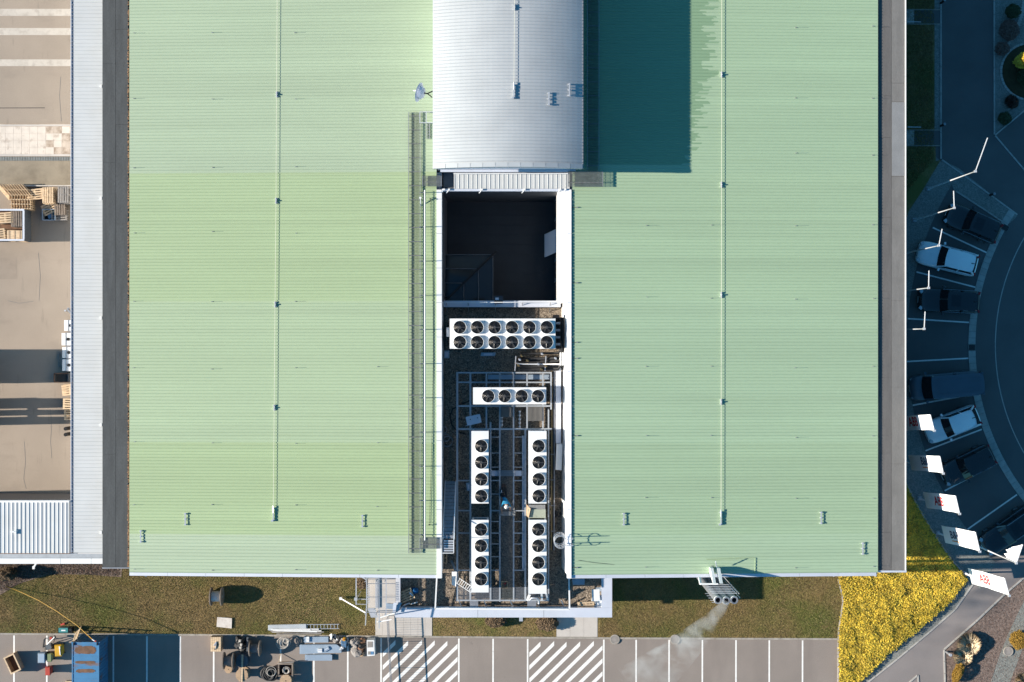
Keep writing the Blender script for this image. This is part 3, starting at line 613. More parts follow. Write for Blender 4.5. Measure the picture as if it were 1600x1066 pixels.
# ------------------------------------------------------------------ roof equipment
def safety_line(label, pts_px, right, ends, zf=None):
    q = [(zf(p) if zf else RP(*p, right)) for p in pts_px]
    t = thing('safety_line', label, 'safety line', q[-1])
    part('cable', M['cable'], t, lambda b: b.tube([p+Vector((0,0,.12)) for p in q], .012, 6))
    for p in q[1:-1]:
        part('support', M['alu'], t, lambda b: [b.obox(p+Vector((.0,0,.07)),(.10,.42,.07)), b.obox(p+Vector((0,.14,.04)),(.18,.06,.12)), b.obox(p+Vector((0,-.14,.04)),(.18,.06,.12)), b.obox(p+Vector((.02,0,.13)),(.06,.1,.1))])
    p = q[-1]
    part('end_anchor', M['alu'], t, lambda b: [b.obox(p+Vector((0,.3,.10)),(.07,.95,.10)), b.obox(p+Vector((0,.7,.05)),(.24,.07,.13)), b.obox(p+Vector((0,-.12,.05)),(.24,.07,.13)), b.obox(p+Vector((-.08,-.16,.12)),(.16,.10,.10)), b.tube([p+Vector((0,.9,.14)),p+Vector((0,.4,.14))],.04,8)])
safety_line('thin safety cable with five supports on the west green roof', [(434,-60),(432.7,148),(431.8,314),(430.3,476),(429,637),(427.5,810)], False, 1)
safety_line('thin safety cable with five supports on the east green roof', [(1127.5,-60),(1127.3,117),(1127,289),(1126.8,461),(1126.5,628),(1126.3,816)], True, 1)
safety_line('thin safety cable along the silver barrel roof', [(804,-80),(804,12),(803,150)], False, 1, zf=lambda p: P(p[0], p[1], zt(.2)))
def bracket(px, py, label, right=False, z=None):
    p = P(px, py, z) if z else RP(px, py, right)
    t = thing('roof_anchor', label, 'roof anchor', p)
    part('base', M['alu'], t, lambda b: [b.obox(p+Vector((0,s*.38,.05)),(.22,.07,.10)) for s in (-1,0,1)])
    part('rail', M['alu'], t, lambda b: b.obox(p+Vector((-.02,0,.115)),(.08,.90,.03)))
    part('clamp', M['alu'], t, lambda b: [b.obox(p+Vector((-.02,s*.38,.145)),(.12,.10,.03)) for s in (-1,1)])
bracket(290.5,811,'small anchor bracket on the west green roof between its edge and the safety cable')
bracket(567,814,'small anchor bracket on the west green roof between safety cable and grating walkway')
bracket(221,838,'small anchor bracket near the south-west corner of the west green roof')
bracket(975,811,'small anchor bracket on the east green roof beside the caged ladder side', True)
bracket(1283,809,'small anchor bracket on the east green roof right of the safety cable', True)
bracket(1348,857,'small anchor bracket near the south-east corner of the east green roof', True)
bracket(858,155,'small anchor bracket on the silver roof, the one nearer the safety cable', z=zt(2.5)-.02)
bracket(890,141,'small anchor bracket on the silver roof close to its shaded gutter', z=zt(3.85)-.03)

def walkway(label, px0, px1, py0, py1, zfn, rail=None, name='grating_walkway'):
    tk, stp = (.007, .055) if name != 'gangway' else (.026, .05)
    a = zfn(px0, py1); c = zfn(px1, py0)
    t = thing(name, label, 'walkway', (a+c)/2)
    x0, x1 = a.x, c.x; y0, y1 = a.y, c.y; z0, z1 = a.z+.16, c.z+.16
    n = max(4, int((x1-x0)/.045))
    def g(b):
        for Y in np.arange(y0, y1, stp): b.add([(x0,Y,z0),(x1,Y,z1),(x1,Y+tk,z1),(x0,Y+tk,z0),(x0,Y,z0-.03),(x1,Y,z1-.03),(x1,Y+tk,z1-.03),(x0,Y+tk,z0-.03)],[(0,1,2,3),(4,5,1,0),(3,2,6,7)])
        for k in range(1, 8):
            X = x0+(x1-x0)*k/8; Z = z0+(z1-z0)*k/8; b.box(X-.004, X+.004, y0, y1, Z-.012, Z-.001)
    part('grating', M['grate'], t, g, kind='stuff')
    part('edge_rail', M['galv'], t, lambda b: b.box(x0-.05, x0-.01, y0, y1, z0-.06, z0+.02))
    part('edge_rail', M['galv'], t, lambda b: b.box(x1+.01, x1+.05, y0, y1, z1-.06, z1+.02))
    for Y in np.arange(y0+.3, y1, .98): part('cross_bar', M['galv'], t, lambda b: b.bar((x0,Y,z0-.055),(x1,Y,z1-.055),.045,.03))
    return t
wz = lambda px, py: RP(px, py)
walkway('long steel grating walkway along the west green roof', 639.5, 656, 176, 864, wz)
# handrail with posts, stay feet and a dark wire in place of a cable shadow
hr = thing('handrail', 'long white handrail on posts along the west green roof edge', 'handrail', RP(664.5,570))
hx = RP(664.8,500).x
part('top_rail', M['pole'], hr, lambda b: b.tube([(hx,P(0,296,9).y,zl(hx)+.68),(hx,P(0,846,9).y,zl(hx)+.68)], .045, 8))
part('knee_rail', M['pole'], hr, lambda b: b.tube([(hx,P(0,296,9).y,zl(hx)+.30),(hx,P(0,846,9).y,zl(hx)+.30)], .02, 6))
for py in (301,354.6,408,461.5,515,568.5,622,675.5,729,782.5,836):
    Y = P(0,py,8).y
    part('post', M['galv'], hr, lambda b: [b.bar((hx,Y,zl(hx)),(hx,Y,zl(hx)+.68),.05), b.bar((hx-.45,Y,zl(hx-.45)+.06),(hx,Y,zl(hx)+.06),.05)])
ew = thing('shadow_wire', 'thin dark wire on small rods standing in for a cable shadow along the west roof edge', 'wire', RP(674,560))
part('wire', M['rubber'], ew, lambda b: b.tube([RP(672.5,311,dz=.05),RP(673,350,dz=.05),RP(676.5,440,dz=.05),RP(677,560,dz=.05),RP(675,680,dz=.05),RP(671,818,dz=.05)], .012, 5))  # dark line laid where the cable's shadow falls on the roof
for q in ((672.5,311),(671,820)): part('rod', M['rubber'], ew, lambda b: [b.cyl(RP(*q), .02, RP(*q).z, RP(*q).z+.25, 6), b.obox(RP(*q,dz=.25),(.12,.08,.06))])
part('marker', M['capwhite'], ew, lambda b: [b.bar(RP(657.5,322), RP(657.5,311)+Vector((0,0,.5)), .05), b.obox(RP(657.5,310.5)+Vector((0,0,.5)),(.14,.12,.08))])
# tower-side platform, cross gangways, shaded east walkway
gt = walkway('short grating gangway from the west walkway to the court edge', 661, 689, 275.5, 291.5, lambda px, py: P(px, py, ZI+.05), name='gangway')
walkway('short grating gangway from canopy to the shaded east walkway', 888, 941, 268, 292, lambda px, py: P(px, py, ZI+.12), name='gangway')
walkway('shaded steel grating walkway beside the silver centre hall', 918, 935, -80, 266, lambda px, py: P(px, py, zr(5.6)+.0), name='grating_walkway')
walkway('short grating gangway from the west walkway to the roof stair', 657, 687, 840, 857, lambda px, py: P(px, py, ZI+.05), name='gangway')
sp = thing('ladder_landing', 'small railed steel landing against the silver hall beside the west walkway', 'landing', RP(667,184))
for (a, c) in (((656,175),(676,175)),((656,192),(676,192)),((656,175),(656,192)),((666,175),(666,192))):
    part('rail', M['alu'], sp, lambda b: [b.bar(RP(*a,dz=1.0), RP(*c,dz=1.0), .05), b.bar(RP(*a), RP(*a,dz=1.0), .05), b.bar(RP(*c), RP(*c,dz=1.0), .05)])
part('ladder', M['galv'], sp, lambda b: [b.bar(RP(x,193,dz=.06), RP(x,217,dz=.06), .05) for x in (667,671)]+[b.bar(RP(667,y,dz=.06), RP(671,y,dz=.06), .03) for y in range(196,217,5)])
# satellite dish on the tower wall
q = P(658,145,11.0)
sd = thing('satellite_dish', 'tilted white satellite dish on an arm beside the silver hall', 'satellite dish', q-Vector((0,0,1.4)))
Rm = Matrix.Translation(q) @ Matrix.Rotation(math.radians(-16),4,'Z') @ Matrix.Rotation(math.radians(-112),4,'Y')
part('dish', M['cap'], sd, lambda b: b.add([tuple(Rm @ Vector((.48*r*math.cos(t), .68*r*math.sin(t), .16*r*r))) for r in (0.001,.35,.7,1) for t in np.linspace(0,2*math.pi,24,endpoint=False)], [(i*24+k,i*24+(k+1)%24,(i+1)*24+(k+1)%24,(i+1)*24+k) for i in range(3) for k in range(24)]))
part('back_shell', M['cap'], sd, lambda b: b.lathe((0,0,0), [(.46,.0),(.36,-.14),(.08,-.2)], 20, True).xf(Rm))
part('mount_arm', M['rubber'], sd, lambda b: [b.bar(Rm@Vector((0,0,-.15)), q+Vector((.42,-.02,-.2)), .07), b.bar(q+Vector((.42,-.02,-.2)), q+Vector((.8,.15,-.2)), .07), b.bar(q+Vector((.42,-.02,-.2)), q+Vector((.7,-.2,-.6)), .06)])
part('feed_arm', M['capwhite'], sd, lambda b: b.bar(Rm@Vector((.4,0,.1)), Rm@Vector((.1,0,.55)), .05))

# ------------------------------------------------------------------ chillers with fans
fr = .455
fm = {}
b = MB(); b.lathe((0,0,0), [(fr+.012,0),(fr+.012,.20),(fr,.21),(fr-.012,.2),(fr-.014,.14)], 28); fm['shroud'] = b.mesh('shroud', M['unit'])
b = MB(); b.lathe((0,0,0), [(fr-.015,.195),(fr-.03,.09),(.001,.09)], 28); fm['well'] = b.mesh('well', M['black'])
b = MB()
for k in range(5):
    a = k*2*math.pi/5
    pts = [(.10,-.3),(.40,-.10),(.41,.28),(.12,.25)]
    vs = [(r*math.cos(a+t), r*math.sin(a+t), .115+.04*(t>0)) for r, t in pts]; b.add(vs, [(0,1,2,3)])
fm['blades'] = b.mesh('fan_blade', M['blade'])
b = MB(); b.cyl((0,0), .10, .10, .17, 12); b.cyl((.0,.02), .055, .17, .19, 8); fm['hub'] = b.mesh('hub', M['hub'])
b = MB(); b.bar((-fr+.02,0,.2),(fr-.02,0,.2),.035,.02)
for rr in np.linspace(.12,.42,5):
    c_ = [(rr*math.cos(t), rr*math.sin(t), .2) for t in np.linspace(0,2*math.pi,21)]; b.tube(c_, .004, 3, caps=False)
fm['guard'] = b.mesh('guard', M['hub'])
def chiller(label, px0, py0, px1, py1, z0, z1, fans, louv=True, legs=True):
    a = P(px0,py1,z1); c = P(px1,py0,z1); x0, x1, y0, y1 = a.x, c.x, a.y, c.y
    t = thing('chiller', label, 'chiller', ((x0+x1)/2, (y0+y1)/2, z0), group='white chillers in the technical yard')
    long_x = (x1-x0) > (y1-y0); L = x1-x0 if long_x else y1-y0; n = max(2, round(L/1.25))
    for k in range(n):
        u0, u1 = k/n, (k+1)/n
        if long_x: part('top_panel', M['unit'], t, lambda b: b.box(x0+L*u0+.004, x0+L*u1-.004, y0, y1, z1-.09, z1+random.uniform(0,.004)))
        else: part('top_panel', M['unit'], t, lambda b: b.box(x0, x1, y0+L*u0+.004, y0+L*u1-.004, z1-.09, z1+random.uniform(0,.004)))
    part('casing', M['unit'], t, lambda b: b.box(x0+.05, x1-.05, y0+.05, y1-.05, z1-.55, z1-.09))
    part('coil', M['louvre'], t, lambda b: b.box(x0+.08, x1-.08, y0+.08, y1-.08, z0+.25, z1-.55))
    for (X, Y) in ((x0+.08,y0+.08),(x1-.08,y0+.08),(x0+.08,y1-.08),(x1-.08,y1-.08)): part('corner_post', M['unit'], t, lambda b: b.box(X-.06, X+.06, Y-.06, Y+.06, z0, z1-.1))
    part('base_frame', M['unit'], t, lambda b: [b.box(x0+.03,x1-.03,y0+.03,y0+.12,z0+.06,z0+.24), b.box(x0+.03,x1-.03,y1-.12,y1-.03,z0+.06,z0+.24), b.box(x0+.03,x0+.12,y0+.125,y1-.125,z0+.06,z0+.24), b.box(x1-.12,x1-.03,y0+.125,y1-.125,z0+.06,z0+.24)])
    for (fx, fy) in fans:
        p = P(fx, fy, z1+.1); r0 = random.random()*6
        f = obj('fan', fm['shroud'], t, (p.x-t.location.x, p.y-t.location.y, z1+.0045-z0))
        obj('well', fm['well'], f, (0,0,.003)); obj('fan_blades', fm['blades'], f, rz=r0); obj('hub', fm['hub'], f); obj('guard', fm['guard'], f)
    return t
Z1 = 7.4; ZPL = 5.7
ca = chiller('big white chiller with twelve black fans in two rows below the court', 702.5, 498, 868, 545, 5.2, 8.1, [(718.5+27.15*k, y) for y in (511.5,534.8) for k in range(6)])
part('end_box', M['unit'], ca, lambda b: b.box(-4.62,-4.42,.3,.95,6.9,7.5))
chiller('crosswise white chiller with four fans and a plain left end', 739, 605.5, 853.5, 632, ZPL, 7.3, [(762.8,619),(788.5,619),(815,619),(840.5,619)])
cy = (697,722.5,749,775)
chiller('white four-fan chiller standing lengthwise west of the walkway, next to the crosswise unit', 736.5, 673.5, 763.5, 787, ZPL, Z1, [(752,y) for y in cy])
chiller('white four-fan chiller standing lengthwise east of the walkway, next to the crosswise unit', 825.5, 673.5, 854, 787, ZPL, Z1, [(841.5,y) for y in cy])
cz = (827.3,852.7,879,904.8)
chiller('white four-fan chiller west of the walkway with the aluminium ladder at its foot', 736.5, 812.5, 763.5, 926, ZPL, Z1, [(751.5,y) for y in cz])
chiller('white four-fan chiller east of the walkway with its pipework end by the guard rail', 825.5, 812.5, 854, 928, ZPL, Z1, [(841,y) for y in cz])
ub = thing('ballast_box', 'sage green and tan box set between two lengthwise chillers', 'box', P(837,798,ZPL))
part('body', M['feltl'], ub, lambda b: b.prism(pxs((826,789),(852,789),(852,809),(826,809), z=6.6), ZPL, 6.55))
part('lid', stain(mat('sage_panel',(.34,.37,.30),.7,var=.08),(.26,.27,.2),2,.5,.7,.5), ub, lambda b: b.prism(pxs((825,796),(852.5,796),(852.5,809.5),(825,809.5), z=6.6), 6.555, 6.62))
part('side_panel', M['ply'], ub, lambda b: b.add([tuple(P(822.5,788,6.2)),tuple(P(829,795,6.75)),tuple(P(826,809,6.75)),tuple(P(822.5,806,6.2))],[(0,1,2,3),(3,2,1,0)]))
# ------------------------------------------------------------------ steel platform
pf = thing('steel_platform', 'galvanised steel beam grid carrying the chillers above the gravel', 'platform', P(790,760,ZG))
def beam(x0, y0, x1, y1, w=.13, z=ZPL):
    part('beam', M['steel'], pf, lambda b: b.bar(P(x0,y0,z-.09), P(x1,y1,z-.09), w, .17))
for x, y0, y1, w in ((714.5,582,938,.14),(735,582,938,.13),(766.5,660,938,.12),(781,582,940,.11),(802.5,582,940,.11),(820.8,670,938,.13),(857,640,938,.10)): beam(x, y0, x, y1, w)
for x, y0, y1 in ((760,582,606),(823.5,582,606),(848.3,582,606),(760,632,672),(823.5,632,672),(848.3,632,672),(861,582,640)): beam(x, y0, x, y1, .11)
for y, x0, x1, w in ((582.5,713,862,.11),(597.5,713,862,.10),(634.5,713,862,.12),(670.5,713,862,.12),(938,712,858,.10)): beam(x0, y, x1, y, w, ZPL+.002)
for y in (751,833,891,798): beam(713, y, 735, y, .08, ZPL-.01); beam(767, y, 781, y, .07, ZPL-.01); beam(803, y, 821, y, .07, ZPL-.01)
for y in (683,708,730,772,815,850,870): beam(767, y, 781, y, .045, ZPL-.01); beam(803, y, 821, y, .045, ZPL-.01)
for x in (714.5,735,781,802.5,857):
    for y in (590,640,720,800,880,934): part('post', M['steel'], pf, lambda b: b.cyl(P(x,y,ZPL), .05, ZG, ZPL-.18, 8))
def deck(x0, y0, x1, y1, label, m='grate', z=ZPL-.04):
    def g(b):
        a = P(x0,y1,z); c = P(x1,y0,z)
        for X in np.arange(a.x, c.x, .045): b.box(X, X+.012, a.y, c.y, z-.03, z)
        for Y in np.arange(a.y, c.y, .11): b.box(a.x, c.x, Y, Y+.012, z-.012, z-.002)
    part('grating', M[m], pf, g, kind='stuff')
deck(781.8,671,801.8,790,''); deck(781.8,806,801.8,938,''); 
for x0, x1 in ((715.5,734.5),(735.7,766),(767,780.5),(803,820.3),(821.5,857)): deck(x0,917.5,x1,937,'', 'galv')
for x0,x1 in ((734,747),(824,838)): part('step_plate', M['galv'], pf, lambda b: b.prism(pxs((x0,938.5),(x1,938.5),(x1,950),(x0,950), z=ZPL), ZPL-.1, ZPL-.04))
for px in (722,761,802,843,882):
    part('brace', M['steel'], pf, lambda b: b.bar(P(px-5,938,ZPL), P(px,950,ZG+.05), .07))
# lifted grating panels and the worker
lg = thing('loose_grating', 'two loose grey grating panels lying across the walkway in front of the worker', 'grating panel', P(791,800,ZPL))
for (x0,y0,x1,y1,h) in ((780.5,790.5,804,797.5,.05),(780.5,799,805,806,.07)):
    part('panel', M['feltl'], lg, lambda b: b.prism(pxs((x0,y0),(x1,y0),(x1,y1),(x0,y1), z=ZPL), ZPL+.02, ZPL+.02+h))
# ducts and trays
def box_thing(name, label, cat, pts, z0, z1, m, extra=None):
    t = thing(name, label, cat, P(pts[0][0], pts[0][1], z0))
    part('body', m, t, lambda b: b.prism(pxs(*pts, z=z1), z0, z1))
    if extra: extra(t)
    return t
du = thing('cross_duct', 'pale rectangular duct bridging the walkway between two chillers', 'duct', P(795,740,ZG+.3))
for x0, x1 in ((766.5,777),(777.3,801),(801.3,815)): part('duct_length', M['cap'], du, lambda b: b.prism(pxs((x0,735.5),(x1,735.5),(x1,744),(x0,744), z=5.5), 5.25, 5.5))
part('end_joint', M['galv'], du, lambda b: [b.cyl(P(818.5,739.5,5.5), .2, 5.2, 5.52, 10)])
tr = thing('cable_tray', 'narrow pale cable tray under the east chillers', 'cable tray', P(818,780,5.2))
for k in range(7): part('tray_length', M['cap'], tr, lambda b: b.prism(pxs((815.8,681+k*30),(819.4,681+k*30),(819.4,710.6+k*30),(815.8,710.6+k*30), z=5.4), 5.3, 5.4))
t2 = thing('cable_duct', 'pale insulated duct running along the white east wall of the yard', 'duct', P(872,640,5.2))
for y0, y1 in ((572,606),(606.4,649),(649.4,693)): part('duct_length', M['cap'], t2, lambda b: b.prism(pxs((868.5,y0),(876.5,y0),(876.5,y1),(868.5,y1), z=5.9), 5.55, 5.9))
part('end_hood', M['capwhite'], t2, lambda b: b.prism(pxs((869.5,694),(879,693.5),(877.5,735),(868,734), z=6.0), 5.6, 6.05))
for k, x in enumerate((862.2,864.4,866.2)):
    t3 = thing('pipe', ('thin bare pipe along the yard wall, brass coloured','thin black insulated pipe between two thinner ones by the yard wall','thin grey pipe hugging the pale wall duct')[k], 'pipe', P(x,640,5.4))
    part('run', (M['brass'],M['rubber'],M['galv'])[k], t3, lambda b: b.tube([P(x,578,5.5),P(x,700,5.5),P(x-.6,860,5.5)], .05, 6))
    for y in range(590,850,40): part('clip', M['galv'], t3, lambda b: b.obox(P(x,y,5.5), (.14,.06,.12)))
# pipe manifold below the big chiller
pm = thing('pipe_manifold', 'cluster of black insulated pipes with brass valves and a white header', 'pipework', P(840,570,ZG))
for j, (y, r, m) in enumerate(((561,.13,'rubber'),(565.5,.12,'rubber'),(573,.11,'rubber'),(577.5,.12,'rubber'),(552.5,.09,'rubber'))):
    part('insulated_pipe', M[m], pm, lambda b: b.tube([P(806+j*2,y,6.1),P(830,y,6.1),P(872,y-.5,6.1),P(878,y-9,6.4),P(878,515,6.6)], r, 8), smooth=True)
part('header_pipe', M['alu'], pm, lambda b: b.tube([P(805,567.5,6.4),P(812,569,6.4),P(880,569.5,6.4)], .055, 8), smooth=True)
for (x, y) in ((810,571),(812,562),(824,563.5),(841,569),(847,553),(853,572),(846,577),(868,560),(815,556)):
    part('valve', M['brass'] if (x+int(y)) % 2 else M['alu'], pm, lambda b: [b.cyl(P(x,y,6.4), .09, 6.2, 6.5, 8), b.bar(P(x-2,y-1.5,6.55), P(x+2,y+1.5,6.55), .05)])
for x in (806,853): part('support', M['alu'], pm, lambda b: [b.bar(P(x,557,6.3), P(x-1.5,580,6.3), .06), b.bar(P(x,557,6.3), P(x,557,ZG), .06)])
part('white_manifold', M['white'], pm, lambda b: [b.tube([P(x,551,6.9),P(x,571,6.9)], .06, 8) for x in (876,879.5,882)]+[b.bar(P(874,561,6.8),P(884,561,6.8),.08)])
for y in (505,516,527,538): part('flange', M['galv'], pm, lambda b: b.obox(P(872,y,6.9), (.30,.16,.2)))
for x in (870.5,874.5,879): part('riser', M['rubber'], pm, lambda b: b.tube([P(x,496,6.7),P(x,520,6.7),P(x,546,6.5)], .1, 8), smooth=True)
part('motor_box', M['black'], pm, lambda b: b.prism(pxs((864,492),(874,492),(874,497),(864,497), z=7.2), 6.4, 7.2))
# blue-shaded hanging rails under the frame (refrigerant pipes) and clutter between beams
for k, (x0, y0, x1, y1, lab) in enumerate(((784,645,784,668,'short fitting stack on the gravel under the crosswise chiller, west one'),(812,642,812,668,'short fitting stack on the gravel under the crosswise chiller, east one'))):
    t = thing('pipe_fitting', lab, 'pipework', P(x0,(y0+y1)/2,ZG))
    part('pipe', M['galv'], t, lambda b: b.tube([P(x0,y0,5.3),P(x0,y1,5.3)], .06, 8))
    for y in range(y0, y1, 6): part('coupling', M['alu'], t, lambda b: b.tube([P(x0,y,5.3),P(x0,y+2.2,5.3)], .10, 8))
part_ = thing('corrugated_panel', 'dark grey corrugated panel lying over the frame by the crosswise chiller', 'panel', P(812,645,5.7))
for (x0,y0,x1,y1) in ((782,636,801,652),(825,636,848,658)): part('panel', M['feltg'], part_, lambda b: vrib(b, P(x0,0,5.75).x, P(x1,0,5.75).x, P(0,y1,5.75).y, P(0,y0,5.75).y, 5.75, .09, .05, .03))
t = thing('cover_sheet', 'tilted pale metal lid lying on the frame west of the chillers', 'lid', P(740,656,5.8))
part('sheet', M['cap'], t, lambda b: b.obox(P(740,656,5.82), (1.05,.62,.04), rz=math.radians(12)))
part('fold', M['cap'], t, lambda b: b.obox(P(740,656,5.82)+Vector((-.07,-.33,.0)), (1.05,.03,.1), rz=math.radians(12)))
part('knob', M['black'], t, lambda b: [b.obox(P(735,655.5,5.85),(.06,.06,.05)), b.obox(P(746,653,5.85),(.06,.06,.05))])
t = thing('hose', 'black hose looping over the gravel west of the frame', 'hose', P(708,645,ZG))
part('run', M['rubber'], t, lambda b: b.tube([P(734,626,5.4),P(720,632,5.1),P(707,640,4.97),P(703,650,4.97),P(706,664,4.97),P(714,674,4.97),P(728,679,5.0)], .04, 7), smooth=True)
for k, (x,y,r) in enumerate(((693,672,.28),(699,690,.42),(697,684,.30))):
    t = thing('hose_coil', ('small','large','middle')[k]+' coil of grey hose on the gravel by the west yard wall', 'hose', P(x,y,ZG))
    part('loops', M['galv'], t, lambda b: b.tube([P(x,y,ZG+.04+.004*i)+Vector((r*(1-.004*i)*math.cos(i*.35), r*(1-.004*i)*math.sin(i*.35), 0)) for i in range(54)], .02, 5))
for k, (pts, lab) in enumerate(((((694,548),(702,548),(702,560),(694,560)),'flat pale box at the foot of the west wall by the big chiller'),(((752,551),(775,551),(773,556.5),(751,556.5)),'flat blue-grey tray on the gravel below the big chiller'),(((728,755),(740,754),(741,767),(730,767)),'flat pale tray on the gravel west of the frame'))):
    t = thing('floor_tray', lab, 'tray', P(pts[0][0],pts[0][1],ZG)); part('body', M['bluesheet'], t, lambda b: b.prism(pxs(*pts, z=5.2), 4.95, 5.2)); part('rim', M['cap'], t, lambda b: b.prism(pxs(*[(p[0]*.8+q_[0]*.2, p[1]*.8+q_[1]*.2) for p, q_ in zip(pts, pts[2:]+pts[:2])], z=5.2), 5.2, 5.23))
t = thing('blue_conduit', 'row of pale blue conduits under the frame rows by the manifold', 'duct', P(810,590,5.3))
for x0, x1 in ((762,780),(782,801),(804,822),(825,847),(850,860)): part('duct_length', M['bluesheet'], t, lambda b: b.prism(pxs((x0,585.5),(x1,585.5),(x1,593),(x0,593), z=5.3), 5.1, 5.3))
# toolbox
t = thing('tool_box', 'small open wooden tool box on the walkway grating', 'tool box', P(788.5,913,ZPL))
part('box', M['ply'], t, lambda b: [b.obox(P(788.5,913,ZPL)+Vector((0,0,.03)),(.46,.44,.05)), b.obox(P(788.5,913,ZPL)+Vector((0,-.22,.13)),(.48,.04,.24)), b.obox(P(788.5,913,ZPL)+Vector((0,.22,.13)),(.48,.04,.24)), b.obox(P(788.5,913,ZPL)+Vector((.22,0,.13)),(.04,.4,.24)), b.obox(P(788.5,913,ZPL)+Vector((-.22,0,.13)),(.04,.4,.24))])
part('tools', M['red'], t, lambda b: [b.bar(P(787,911,ZPL)+Vector((0,0,.12)), P(790,914,ZPL)+Vector((0,0,.2)), .05), b.obox(P(790,911,ZPL)+Vector((0,0,.15)),(.12,.1,.1))])
# ladder lying near the chiller
def ladder(name, label, a, c, w, n, m='alu', r=.04):
    a = Vector(a); c = Vector(c); d = (c-a).normalized(); s = d.cross(Vector((0,0,1))).normalized()*w/2
    t = thing(name, label, 'ladder', (a+c)/2)
    part('side_rail', M[m], t, lambda b: b.bar(a+s, c+s, r, .07)); part('side_rail', M[m], t, lambda b: b.bar(a-s, c-s, r, .07))
    for k in range(n): p = a.lerp(c, (k+.5)/n); part('rung', M[m], t, lambda b: b.bar(p+s, p-s, r*.9, .03))
    return t
ladder('ladder', 'aluminium ladder lying askew on the grating at the foot of the west chiller', P(715,907,5.85), P(739,923,5.85), .40, 8, 'white')
t = thing('narrow_chute', 'narrow pale step plate leaning from gravel to platform beside the ladder', 'plate', P(712,895,ZG))
part('plate', M['capwhite'], t, lambda b: [b.add([tuple(P(706,893,5.75)),tuple(P(714,893,5.75)),tuple(P(712.5,917,5.78)),tuple(P(706,914,5.74)),tuple(P(706,893,5.70)),tuple(P(714,893,5.70)),tuple(P(712.5,917,5.73)),tuple(P(706,914,5.69))],[(0,3,2,1),(4,5,6,7),(0,1,5,4),(1,2,6,5),(2,3,7,6),(3,0,4,7)])])
part('leg', M['steel'], t, lambda b: b.bar(P(705.5,876,ZG), P(712,893,5.72), .16, .04))
# pallet frame seen in shade by the stair
# guard rail round the south bay
gr = thing('guard_rail', 'pale guard rail round the south end of the technical yard', 'handrail', P(785,950,ZG))
zg = 6.3
for a, c in (((682.5,903),(680,951)),((680,951),(890,952.5)),((890,952.5),(889,904))):
    part('rail', M['capwhite'], gr, lambda b: [b.bar(P(*a,zg), P(*c,zg), .10), b.bar(P(*a,zg)-Vector((0,0,.5)), P(*c,zg)-Vector((0,0,.5)), .05)])
for q in ((682.5,905),(680,951),(720,951.3),(760,951.6),(802,951.8),(843,952),(890,952.5),(889,905)): part('post', M['capwhite'], gr, lambda b: b.bar(P(*q,zg), (P(*q,zg).x, P(*q,zg).y, ZG), .06))
# court railing
cr = thing('court_railing', 'thin dark railing along the coping between court and chillers', 'handrail', P(770,473,5.6))
part('rail', M['capwhite'], cr, lambda b: b.bar(P(690,473,6.5), P(875,472,6.5), .05))
for px in (697,731,774,816,860): part('post', M['galv'], cr, lambda b: [b.bar(P(px,473,6.5), (P(px,473,6.5).x, P(px,473,6.5).y, ZG), .045), b.bar((P(px,473,6.5).x, P(px,473,6.5).y, 5.9), (P(px,473,6.5).x, P(px,473,6.5).y-.6, ZG), .045)])
# roof stair in the yard
st = thing('roof_stair', 'steel stair climbing from the gravel to the west roof edge', 'stair', P(698,850,ZG))
sx0, sx1 = -4.84, -4.05; ya_, yb_ = P(0,752,ZG).y, P(0,842,ZI).y
for X in (sx0, sx1): part('stringer', M['pole'], st, lambda b: b.bar((X,ya_,ZG+.05),(X,yb_,ZI-.05),.05,.2))
for k in range(16):
    f = (k+.5)/16; part('tread', M['galv'], st, lambda b: b.box(sx0+.03, sx1-.03, ya_+(yb_-ya_)*f-.11, ya_+(yb_-ya_)*f+.11, ZG+(ZI-ZG)*f-.03, ZG+(ZI-ZG)*f))
for k in range(5):
    y = yb_-.1-k*.17; part('landing_slat', M['alu'], st, lambda b: b.box(sx0+.03, sx1-.03, y-.11, y, ZI-.06, ZI-.02))
part('handrail', M['pole'], st, lambda b: [b.bar((sx1,ya_,ZG+1.0),(sx1,yb_,ZI+.95),.05), b.bar((sx1,yb_,ZI+.95),(sx1,yb_-.85,ZI+.95),.05), b.bar((sx0,yb_-.85,ZI+.95),(sx1,yb_-.85,ZI+.95),.05)]+[b.bar((sx1,ya_+(yb_-ya_)*f,ZG+(ZI-ZG)*f),(sx1,ya_+(yb_-ya_)*f,ZG+(ZI-ZG)*f+1),.04) for f in (0,.33,.66,1)])
# caged ladder on the east wall
cl = thing('caged_ladder', 'steel ladder with round safety hoops at the east wall of the yard', 'ladder', (3.5,-13.9,ZG))
for Y in (-13.75,-14.2): part('side_rail', M['alu'], cl, lambda b: [b.bar((3.72,Y,ZG),(3.72,Y,ZI+1.05),.05), b.bar((3.72,Y,ZI+1.05),(4.25,Y,ZI+1.05),.05), b.bar((4.25,Y,ZI+1.05),(4.25,Y,ZI+.1),.05)])
for z in np.arange(ZG+.3, ZI+.2, .3): part('rung', M['alu'], cl, lambda b: b.bar((3.72,-13.75,z),(3.72,-14.2,z),.03))
for z in (7.0,7.7,8.4,8.95): part('hoop', M['alu'], cl, lambda b: b.tube([(3.36+.42*math.cos(t), -13.975+.42*math.sin(t), z) for t in np.linspace(.5,2*math.pi-.5,20)], .022, 6))
part('hoop_strap', M['alu'], cl, lambda b: [b.bar((3.36+.42*math.cos(t), -13.975+.42*math.sin(t), 7.0),(3.36+.42*math.cos(t), -13.975+.42*math.sin(t), 8.95),.025) for t in (1.6,2.6,3.7,4.7)])
